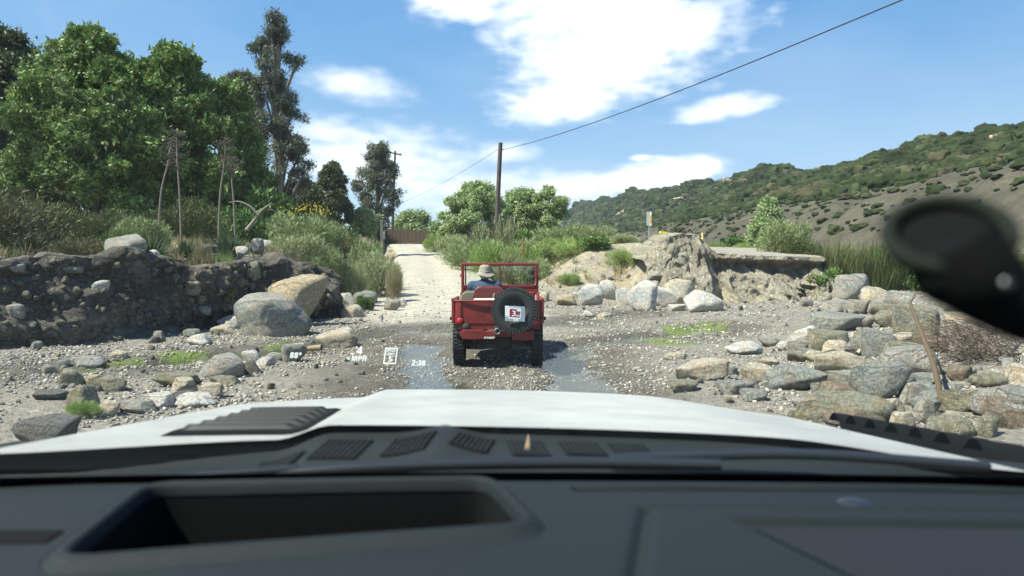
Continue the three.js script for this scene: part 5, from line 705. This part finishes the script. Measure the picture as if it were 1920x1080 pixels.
{
  const p = group('person', [JX - 0.245, JY + 0.79, -JD + -1.33]); tag(p, 'driver in a blue denim shirt and tan bucket hat at the jeep wheel', 'person'); const skin = mat([0.42, 0.26, 0.18], 0.6), denim = mat([0.045, 0.10, 0.17], 0.9, { map: grainMap }), trousers = mat([0.12, 0.11, 0.09], 0.9), felt = mat([0.42, 0.385, 0.31], 0.95, { map: grainMap });
  const top = 1.565 - JY - 0.79, hy = top - 0.145;        // the hat touches the height of the windscreen top
  const sh = hy - 0.215, L = [-0.205, sh, 0.02], R = [0.205, sh, 0.02], eL = [-0.29, sh - 0.25, -0.12], eR = [0.29, sh - 0.25, -0.12], wL = [-0.19, sh - 0.16, -0.34], wR = [0.13, sh - 0.16, -0.34];
  const headB = [[[0, hy - 0.02, 0.0], [0, hy + 0.03, 0.012], 0.085, 0.092], [[0, hy - 0.085, -0.035], [0, hy - 0.04, -0.03], 0.055, 0.07], [[0, hy - 0.035, -0.105], [0, hy - 0.005, -0.092], 0.015, 0.011], [[-0.084, hy - 0.02, 0.015], [-0.086, hy + 0.01, 0.015], 0.016, 0.019], [[0.084, hy - 0.02, 0.015], [0.086, hy + 0.01, 0.015], 0.016, 0.019], [[-0.025, hy - 0.075, -0.088], [0.025, hy - 0.075, -0.088], 0.012, 0.012], [[0, sh + 0.02, 0.02], [0, hy - 0.07, 0.01], 0.062, 0.056]];
  const hand = (w, s) => { const b = [[w, [w[0] + s * 0.01, w[1] + 0.015, w[2] - 0.06], 0.028, 0.034]]; for (let i = 0; i < 4; i++) { const o = (i - 1.5) * 0.021, k = [w[0] + o, w[1] + 0.03, w[2] - 0.085], m = [w[0] + o, w[1] + 0.035, w[2] - 0.115 - (i === 1 || i === 2 ? 0.006 : 0)], e = [w[0] + o, w[1] + 0.01, w[2] - 0.125]; b.push([[w[0] + o * 0.8, w[1] + 0.02, w[2] - 0.06], k, 0.011, 0.0095], [k, m, 0.0095, 0.009], [m, e, 0.009, 0.008]); } b.push([[w[0] - s * 0.02, w[1] + 0.01, w[2] - 0.03], [w[0] - s * 0.042, w[1] + 0.015, w[2] - 0.065], 0.013, 0.011], [[w[0] - s * 0.042, w[1] + 0.015, w[2] - 0.065], [w[0] - s * 0.035, w[1] + 0.01, w[2] - 0.095], 0.011, 0.009]); return fleshOut(b, 64, 0.008); };
  const body = mesh(merge([fleshOut(headB, 72, 0.022), hand(wL, -1), hand(wR, 1)]), skin, 'body', p);
  for (const s of [-1, 1]) mesh(new THREE.SphereGeometry(0.012, 10, 8).translate(s * 0.032, hy, -0.083), mat([0.75, 0.74, 0.7], 0.3), 'eye', body);
  mesh(fleshOut([[[0, 0.02, 0], [0, 0.22, 0.03], 0.155, 0.155], [[0, 0.22, 0.03], [0, sh - 0.06, 0.04], 0.16, 0.145], [[-0.09, sh - 0.04, 0.03], [0.09, sh - 0.04, 0.03], 0.125, 0.125], [[-0.06, sh + 0.035, 0.02], L, 0.055, 0.085], [[0.06, sh + 0.035, 0.02], R, 0.055, 0.085], [L, eL, 0.075, 0.056], [R, eR, 0.075, 0.056], [eL, wL, 0.055, 0.042], [eR, wR, 0.055, 0.042], [[0, sh + 0.03, 0.025], [0, sh + 0.075, 0.02], 0.08, 0.072]], 84, 0.045), denim, 'shirt', p);
  mesh(fleshOut([[[-0.09, 0.03, 0], [-0.12, 0.03, -0.4], 0.1, 0.075], [[0.09, 0.03, 0], [0.12, 0.03, -0.4], 0.1, 0.075], [[-0.12, 0.03, -0.4], [-0.12, -0.17, -0.46], 0.07, 0.055], [[0.12, 0.03, -0.4], [0.12, -0.17, -0.46], 0.07, 0.055], [[-0.08, 0.02, 0.02], [0.08, 0.02, 0.02], 0.12, 0.12]], 64, 0.03), trousers, 'trousers', p);
  for (const s of [-1, 1]) mesh(fleshOut([[[s * 0.12, -0.19, -0.44], [s * 0.13, -0.195, -0.6], 0.045, 0.035]], 24, 0.02), mat([0.08, 0.06, 0.045], 0.7), 'shoe', p);
  mesh(fleshOut([[[0, hy - 0.02, 0.045], [0, hy + 0.03, 0.04], 0.068, 0.072]], 32, 0.02), mat([0.45, 0.43, 0.40], 0.9), 'hair', p);
  const hat = new THREE.LatheGeometry([[0.001, 0.145], [0.055, 0.142], [0.082, 0.128], [0.094, 0.09], [0.104, 0.03], [0.118, 0.012], [0.165, -0.022], [0.168, -0.026], [0.163, -0.028], [0.115, 0.0], [0.1, 0.0]].map(([a, b]) => new THREE.Vector2(a, b)), 40); const hp = hat.attributes.position; for (let i = 0; i < hp.count; i++) { const x = hp.getX(i), z = hp.getZ(i), a = Math.atan2(z, x), r = Math.hypot(x, z); hp.setY(i, hp.getY(i) + (r > 0.11 ? 0.014 * Math.sin(a * 3 + 1) : 0.006 * N(x * 20, z * 20))); } hat.computeVertexNormals(); const hm = mesh(hat, felt, 'hat', p); hm.position.set(0, hy, 0.005); hm.rotation.set(0.08, 0, -0.05); mesh(new THREE.TorusGeometry(0.102, 0.006, 6, 40).rotateX(Math.PI / 2).translate(0, 0.04, 0), mat([0.30, 0.27, 0.21], 0.9), 'hat_band', hm);
}

// ---------- the truck one sits in: white hood, black cowl, dashboard, windscreen ----------
{
  const t = group('pickup_truck', [0, 0, 0]); tag(t, 'white pickup truck one sits in, its hood and dark dashboard filling the foreground', 'truck');
  const smear = tex(512, (u, v) => { const k = 0.93 + (f1(u, v) - 0.5) * 0.10 + (f2(u, v) - 0.5) * 0.06 + (f3(u, v) - 0.5) * 0.04; return [k, k * 0.995, k * 0.975]; }, true);
  const paint = mat([0.5, 0.515, 0.505], 0.7, { map: smear, clearcoat: 0.7, clearcoatRoughness: 0.32 }), plastic = mat([0.0065, 0.0112, 0.0138], 0.75, { specularIntensity: 0.6, bumpMap: grainMap, bumpScale: 0.0006 }), dark = mat([0.006, 0.007, 0.008], 0.9, { specularIntensity: 0.25 }), vent = mat([0.009, 0.012, 0.014], 0.55, { specularIntensity: 0.5 }), cowlM = mat([0.0095, 0.014, 0.0155], 0.75, { specularIntensity: 0.6 }), gloss = mat([0.02, 0.024, 0.028], 0.25);
  const hy = (x, d) => { const b = 1.428 - 0.147 * (d - 1.2) - 0.020 * x / 0.9 - 0.026 * (x / 0.9) ** 2; const e = lerp(-0.37, -0.50, (d - 1.2) / 1.3), bulge = 0.026 * sst(e - 0.05, e + 0.05, x) * sst(0.85, 0.45, x) - 0.012; return b + bulge; };
  const dF = (x) => 2.62 - 0.10 * (x / 0.9) ** 2 - 0.28 * Math.pow(Math.abs(x) / 0.93, 6), dR = (x) => 1.205 - 0.02 * (x / 0.9) ** 2 - 0.11 * sst(-0.38, -0.82, x) + (x > 0.3 ? -0.05 * sst(0.3, 0.9, x) : 0);
  const hood = grid(110, 80, (u, v) => { const a = lerp(-1, 1, u), x = 0.95 * a, v2 = clamp(v / 0.93), d = lerp(dR(x), dF(x), v2), roll = Math.pow(Math.max(0, Math.abs(a) - 0.93) / 0.07, 2) * 0.06, front = v > 0.93 ? Math.pow((v - 0.93) / 0.07, 2) * 0.14 : 0, f2q = v > 0.93 ? (v - 0.93) * 0.6 : 0, nose = Math.pow(sst(0.8, 1, v2), 2) * 0.012; return [x, hy(x, d) - roll - front - nose, -(d + f2q), x, d]; });
  mesh(hood, paint, 'hood', t);
  for (const s of [-1, 1]) { mesh(grid(4, 30, (u, v) => { const d = lerp(1.12, 2.45, v), x = s * 0.93; return [s * (0.945 + 0.10 * Math.sin(u * 1.5)), hy(x, d) - 0.075 - 0.55 * u * u, -d]; }), paint, 'fender', t); }
  // louvred vent let into the hood
  const ventAt = (u, v, lift = 0) => { const x0 = lerp(-0.665, -0.71, v), x1 = lerp(-0.385, -0.46, v), x = lerp(x0, x1, u), d = lerp(1.27, 1.83, v); return [x, hy(x, d) + lift, -d]; };
  const vb = mesh(grid(20, 20, (u, v) => { const q = ventAt(u, v), e = Math.min(u, 1 - u, v * 1.2, (1 - v) * 1.2); q[1] += 0.002 + 0.006 * sst(0, 0.04, e) * sst(0.09, 0.06, e); return q; }), dark, 'hood_vent', t);
  for (let i = 0; i < 6; i++) mesh(grid(12, 8, (u, v) => { const a = 0.07 + u * 0.86, q = ventAt(a, 0.06 + i * 0.15 + v * 0.125), k = sst(0, 0.12, v) * (1 - 0.9 * v); q[1] += 0.004 + 0.017 * k * sst(0, 0.06, u) * sst(1, 0.94, u); return q; }), vent, 'louver', vb);
  { const f = mesh(grid(10, 40, (u, v) => { const d = lerp(1.28, 2.05, v); return [lerp(0.93, 1.045, u), hy(0.93, d) - 0.03 - 0.02 * u, -d]; }), dark, 'fender_vent', t); for (let i = 0; i < 7; i++) mesh(grid(6, 6, (u, v) => { const d = 1.32 + i * 0.1 + v * 0.085; return [lerp(0.94, 1.04, u), hy(0.93, d) - 0.028 + 0.062 * Math.sin(v * Math.PI * 0.8) - 0.015 * u, -d]; }), dark, 'louver', f); }
  // cowl with its grille openings
  const cy = (x, d) => hy(x, 1.2) - 0.018 - 0.05 * (1.2 - d) + 0.018 * Math.exp(-(((x + 0.12) / 0.05) ** 2)) * sst(1.0, 1.1, d);
  const cowlZ = (u) => lerp(0.88, 1.198, u);
  const cowl = mesh(grid(120, 24, (u, v) => { const x = lerp(-1.0, 1.0, u), d = lerp(0.88, 1.36, v); return [x, lerp(cy(x, d), hy(x, d) - 0.004, sst(dR(x) - 0.015, dR(x) + 0.055, d)) - 0.02 * sst(0.95, 0.88, d) - 0.006 * sst(-0.3, -0.45, x), -d]; }), cowlM, 'cowl_panel', t);
  for (const [x0, x1, d0, d1] of [[-0.62, -0.54, 1.0, 1.045], [-0.52, -0.44, 1.0, 1.075], [-0.425, -0.35, 1.03, 1.13], [-0.325, -0.245, 1.075, 1.168], [-0.21, -0.135, 1.085, 1.17], [-0.10, -0.035, 1.105, 1.176], [-0.005, 0.06, 1.10, 1.176], [0.085, 0.155, 1.11, 1.176], [0.17, 0.235, 1.115, 1.176]]) {
    const k = 0.02, g = mesh(grid(6, 6, (u, v) => { const d = lerp(d0, d1, v), x = lerp(x0, x1, u) + k * (v - 0.5) * (x0 < -0.05 ? 1 : -1) * 0.6; return [x, cy(x, d) + 0.0025, -d]; }), dark, 'cowl_grille', cowl);
    for (let i = 0; i < 8; i++) { const q = (i + 0.5) / 8; const b = mesh(grid(1, 6, (u, v) => { const d = lerp(d0, d1, v), x = lerp(x0, x1, q) + k * (v - 0.5) * (x0 < -0.05 ? 1 : -1) * 0.6 + (u - 0.5) * 0.003; return [x, cy(x, d) + 0.006, -d]; }), plastic, 'grille_bar', cowl); }
  }
  mesh(grid(40, 4, (u, v) => { const x = lerp(-0.9, 0.95, u); return [x, cy(x, 0.95) + 0.012 - 0.02 * Math.abs(v - 0.5), -(0.955 + 0.03 * v)]; }), dark, 'cowl_seal', cowl);
  const wiper = (pts, r, n) => mesh(tube(pts, r, 40, 6), gloss, n, t);
  wiper([[-0.44, 1.436, -0.93], [-0.2, 1.45, -0.945], [0.05, 1.452, -0.96], [0.3, 1.446, -0.97]], 0.009, 'wiper_blade'); wiper([[-0.62, 1.425, -0.86], [-0.56, 1.44, -0.885], [-0.5, 1.444, -0.905], [-0.3, 1.45, -0.94]], 0.007, 'wiper_arm'); wiper([[0.15, 1.43, -1.05], [0.45, 1.435, -1.06], [0.75, 1.415, -1.06]], 0.009, 'wiper_blade'); mesh(cyl(0.016, 0.03, 'y', -0.56, 1.44, -0.885, 14), gloss, 'wiper_pivot', t);
  // dashboard
  const dashY = (x, d) => 1.458 - 0.10 * Math.pow(Math.max(0, 0.8 - d), 2) - 0.03 * sst(0.86, 0.93, d) - 0.02 * (x * 0.8) ** 2;
  const inWell = (x, d) => { const q = clamp((d - 0.66) / 0.185), x0 = lerp(-0.432, -0.45, q), x1 = lerp(0.035, -0.03, q), d0 = lerp(0.640, 0.712, clamp((x + 0.43) / 0.44)), d1 = lerp(0.835, 0.85, clamp((x + 0.45) / 0.43)); const r = 0.022; const ax = Math.max(x0 + r - x, x - x1 + r), ad = Math.max(d0 + r - d, d - d1 + r); return (ax > 0 && ad > 0 ? Math.hypot(ax, ad) : Math.max(ax, ad)) - r; };   // < 0 inside the opening
  const dash = mesh(grid(420, 200, (u, v) => { const x = lerp(-1.0, 1.0, u), d = lerp(0.40, 0.925, v), w = inWell(x, d); let y = dashY(x, d); y -= 0.02 * sst(0.023, 0.014, w); const pad = Math.min(x - (0.154 - (0.772 - d) * 0.26), 0.772 - d); y -= 0.008 * Math.exp(-((pad / 0.006) ** 2)); y += 0.006 * sst(0, 0.02, pad); const gr = Math.min((x - (0.235 + (0.734 - d) * 0.53)) * 0.88, 0.734 - d, d - 0.5); y -= 0.010 * sst(0, 0.008, gr); const slot = Math.max(Math.abs(d - (0.835 + 0.01 * x)) - 0.006, 0.08 - x); y -= 0.012 * sst(0.003, 0, slot); return [x, y, -d, x, d]; }), plastic, 'dashboard', t);
  { const g = dash.geometry, p = g.attributes.position, ix = g.index.array, keep = [], inner = []; for (let i = 0; i < ix.length; i += 3) { const w = Math.max(...[0, 1, 2].map((k) => inWell(p.getX(ix[i + k]), -p.getZ(ix[i + k])))); (w < 0.001 ? inner : keep).push(ix[i], ix[i + 1], ix[i + 2]); } g.setIndex(keep); 
    const loop = (off) => { const pts = []; for (let i = 0; i < 120; i++) { const a = i / 120 * 6.2832, cx = -0.215, cd = 0.762; let lo = 0, hi = 0.5; for (let k = 0; k < 22; k++) { const m = (lo + hi) / 2; if (inWell(cx + Math.cos(a) * m, cd + Math.sin(a) * m) < off) lo = m; else hi = m; } pts.push([cx + Math.cos(a) * lo, cd + Math.sin(a) * lo]); } return pts; };
    const ring = [[0.026, -0.001], [0.02, 0.003], [0.013, 0.008], [0.008, 0.010], [0.004, 0.010], [0.0, 0.005], [-0.002, -0.006]].map(([o, y]) => [loop(o), y]), wall = [[-0.001, -0.004], [-0.003, -0.05], [-0.004, -0.12], [-0.012, -0.16], [-0.07, -0.165]].map(([o, y]) => [loop(o), y]);
    const skin = (rows) => grid(120, rows.length - 1, (u, v) => { const [L, y] = rows[Math.round(v * (rows.length - 1))], q = L[Math.round(u * 120) % 120]; return [q[0], dashY(q[0], q[1]) + y, -q[1]]; });
    mesh(skin(ring), plastic, 'tray_rim', dash); mesh(skin(wall), dark, 'projector_tray', dash); mesh(box(0.36, 0.004, 0.12, -0.215, 1.292, -0.762), dark, 'tray_floor', dash); }
  { const lip = mesh(grid(60, 20, (u, v) => { const d = lerp(0.51, 0.722, v), x = lerp(0.235 + (0.734 - d) * 0.53 + 0.014, 0.95, u); return [x, dashY(x, d) + 0.0005, -d, x * 40, d * 40]; }), mat([0.0035, 0.0055, 0.010], 0.8, { map: tex(128, (u, v) => ((u * 8) % 1 - 0.5) ** 2 + ((v * 8) % 1 - 0.5) ** 2 < 0.09 ? 0.45 : 1, true) }), 'speaker_grille', dash); }
  mesh(box(0.11, 0.014, 0.034, -0.53, 1.450, -0.70, 0.006), dark, 'side_vent', dash);
  mesh(new THREE.SphereGeometry(0.022, 20, 12).scale(1, 0.4, 0.7).translate(0.405, 1.452, -0.795), gloss, 'sun_sensor', dash);
  // windscreen
  const wz = (y) => 0.935 - (y - 1.43) * 1.36; const glass = mesh(grid(30, 20, (u, v) => { const x = lerp(-0.98, 0.98, u), y = lerp(1.425, 2.02, v); return [x, y, -(wz(y) - 0.07 * x * x)]; }), mat([0.955, 0.985, 0.965], 0.08, { transmission: 1, thickness: 0, ior: 1.45, roughnessMap: tex(512, (u, v) => 0.62 + (f1(u, v) - 0.5) * 0.25 + (f2(u, v) - 0.5) * 0.2 + (f4(u, v) > 0.985 ? 0.25 : 0)) }), 'windscreen', t);
  mesh(grid(40, 4, (u, v) => { const x = lerp(-0.98, 0.98, u), y = lerp(1.424, 1.462 + 0.012 * x * x, v); return [x, y, -(wz(y) - 0.07 * x * x) + 0.003]; }), dark, 'windscreen_band', t);
  mesh(tube([[-1.0, 1.38, -0.93], [-0.99, 1.7, -0.5], [-0.95, 2.03, -0.06]], 0.05, 20, 10), dark, 'pillar', t); mesh(tube([[1.0, 1.38, -0.93], [0.99, 1.7, -0.5], [0.95, 2.03, -0.06]], 0.05, 20, 10), dark, 'pillar', t);
  mesh(grid(20, 16, (u, v) => [lerp(-0.95, 0.95, u), 2.03 + 0.03 * Math.sin(u * Math.PI), lerp(-0.13, 1.6, v)]), mat([0.3, 0.3, 0.29], 0.9), 'roof', t); mesh(box(2.0, 0.9, 1.5, 0, 0.62, -1.6), dark, 'engine_bay', t); mesh(box(1.9, 0.04, 2.4, 0, 0.6, 0.4), dark, 'cab_floor', t);
  for (const s of [-1, 1]) { mesh(box(0.06, 0.75, 2.2, s * 1.0, 1.0, 0.25), paint, 'door', t); for (const z of [-1.85, 1.6]) mesh(cyl(0.44, 0.3, 'x', s * 0.86, 0.44, z, 32), mat([0.02, 0.02, 0.02], 0.9), 'wheel', t); }
  // head-up display: letters of light that the windscreen shows beyond it
  const font = await new FontLoader().loadAsync('fonts/droid/droid_sans_bold.typeface.json'), glow = new THREE.MeshStandardMaterial({ color: 0x000000, emissive: C(0.92, 1, 0.97), emissiveIntensity: 0.6, roughness: 1 }), dim = new THREE.MeshStandardMaterial({ color: 0x000000, emissive: C(0.45, 0.75, 0.68), emissiveIntensity: 0.8, roughness: 1 }), HD = 3.0;
  const hud = put(new THREE.Group(), 'head_up_display', t);
  const say = (s, px, py, hpx, m = glow, skew = 0.15) => { const g = new TextGeometry(s, { font, size: hpx / FOCAL * HD, depth: 0.001, curveSegments: 4 }); g.computeBoundingBox(); const b = g.boundingBox; g.translate(-(b.min.x + b.max.x) / 2, -(b.min.y + b.max.y) / 2, 0); g.applyMatrix4(new THREE.Matrix4().set(1, skew, 0, 0, -0.02, 1, 0, 0, 0, 0, 1, 0, 0, 0, 0, 1)); const o = mesh(g, m, 'display_text', hud); o.position.copy(at(px, py, HD)); o.castShadow = false; };
  say('88°', 554.5, 666, 10.5); say('4', 674.5, 657, 14.5); say('MPH', 673.5, 672, 9.5); say('2:38', 785, 680.5, 10); say('SPEED', 733.5, 657.5, 4.2); say('LIMIT', 732.5, 663.8, 4.2); say('5', 731.5, 673.5, 9.5);
  { const k = HD / FOCAL, o = at(732.3, 667.2, HD), s = 0.15, e = [[0, 14.2, 24, 2.2], [0, -14.2, 24, 2.2], [-10.9, 0, 2, 28], [10.9, 0, 2, 28]].map(([x, y, w, h]) => box(w * k, h * k, 0.001, x * k, y * k, 0)); const g = merge(e); g.applyMatrix4(new THREE.Matrix4().set(1, s, 0, 0, -0.02, 1, 0, 0, 0, 0, 1, 0, 0, 0, 0, 1)); const m = mesh(g, glow, 'display_frame', hud); m.position.copy(o); const q = merge([0, 1, 2, 3].map((i) => box(6 * k, 1 * k, 0.001).rotateZ(i * 0.785))); mesh(q, dim, 'display_icon', hud).position.copy(at(653, 672, HD)); }
}
// twig caught on the cowl
{ const tw = rod([[0.026, 1.415, -1.13], [0.0275, 1.428, -1.135], [0.028, 1.445, -1.14]], [0.006, 0.005, 0.001], 6); mesh(tw, mat([0.26, 0.19, 0.12], 0.9), 'wood_twig'); tag(scene.children.at(-1), 'small pointed brown twig caught upright in the cowl grille', 'twig'); }
// phone mount stuck to the windscreen
{
  const g = group('phone_mount', at(1775, 445, 0.30).toArray()); tag(g, 'dark suction-cup phone mount stuck on the windscreen at the right', 'phone mount'); g.scale.setScalar(0.54);
  const rim = mat([0.009, 0.013, 0.010], 0.9, { specularIntensity: 0.4 }), blk = mat([0.003, 0.0034, 0.004], 0.9, { specularIntensity: 0.3 });
  const cup = new THREE.LatheGeometry([[0.001, 0.0], [0.042, 0.0], [0.046, 0.003], [0.044, 0.008], [0.036, 0.013], [0.03, 0.02], [0.001, 0.022]].map(([a, b]) => new THREE.Vector2(a, b)), 48); cup.rotateX(Math.PI); const c = mesh(cup, blk, 'suction_cup', g); c.rotation.set(0.66, 0, 0.30); mesh(new THREE.TorusGeometry(0.042, 0.0065, 12, 48).rotateX(Math.PI / 2).translate(0, 0.004, 0), rim, 'cup_rim', c);
  const arm = mesh(rod([[0.0, -0.008, 0.012], [0.012, -0.03, 0.018], [0.04, -0.052, 0.022], [0.085, -0.075, 0.03]], [0.033, 0.034, 0.027, 0.022], 16), blk, 'arm', g); mesh(new THREE.SphereGeometry(0.036, 28, 18).scale(1.1, 0.8, 0.8).translate(0.008, -0.03, 0.012), blk, 'knuckle', g); mesh(box(0.06, 0.11, 0.02, 0.105, -0.075, 0.035, 0.006), blk, 'holder', g); mesh(rod([[0.085, -0.075, 0.03], [0.2, -0.06, -0.04], [0.4, -0.02, -0.17], [0.5, 0.0, -0.22]], [0.02, 0.016, 0.016, 0.03], 10), blk, 'gooseneck', g); mesh(new THREE.SphereGeometry(0.006, 12, 8).translate(0.014, -0.036, 0.048), mat([0.12, 0.13, 0.13], 0.4, { metalness: 1 }), 'screw', arm);
}
scene.fog = new THREE.FogExp2(C(0.75, 0.86, 1.0), 0.00011);
scene.updateMatrixWorld(true);
renderer.render(scene, camera);
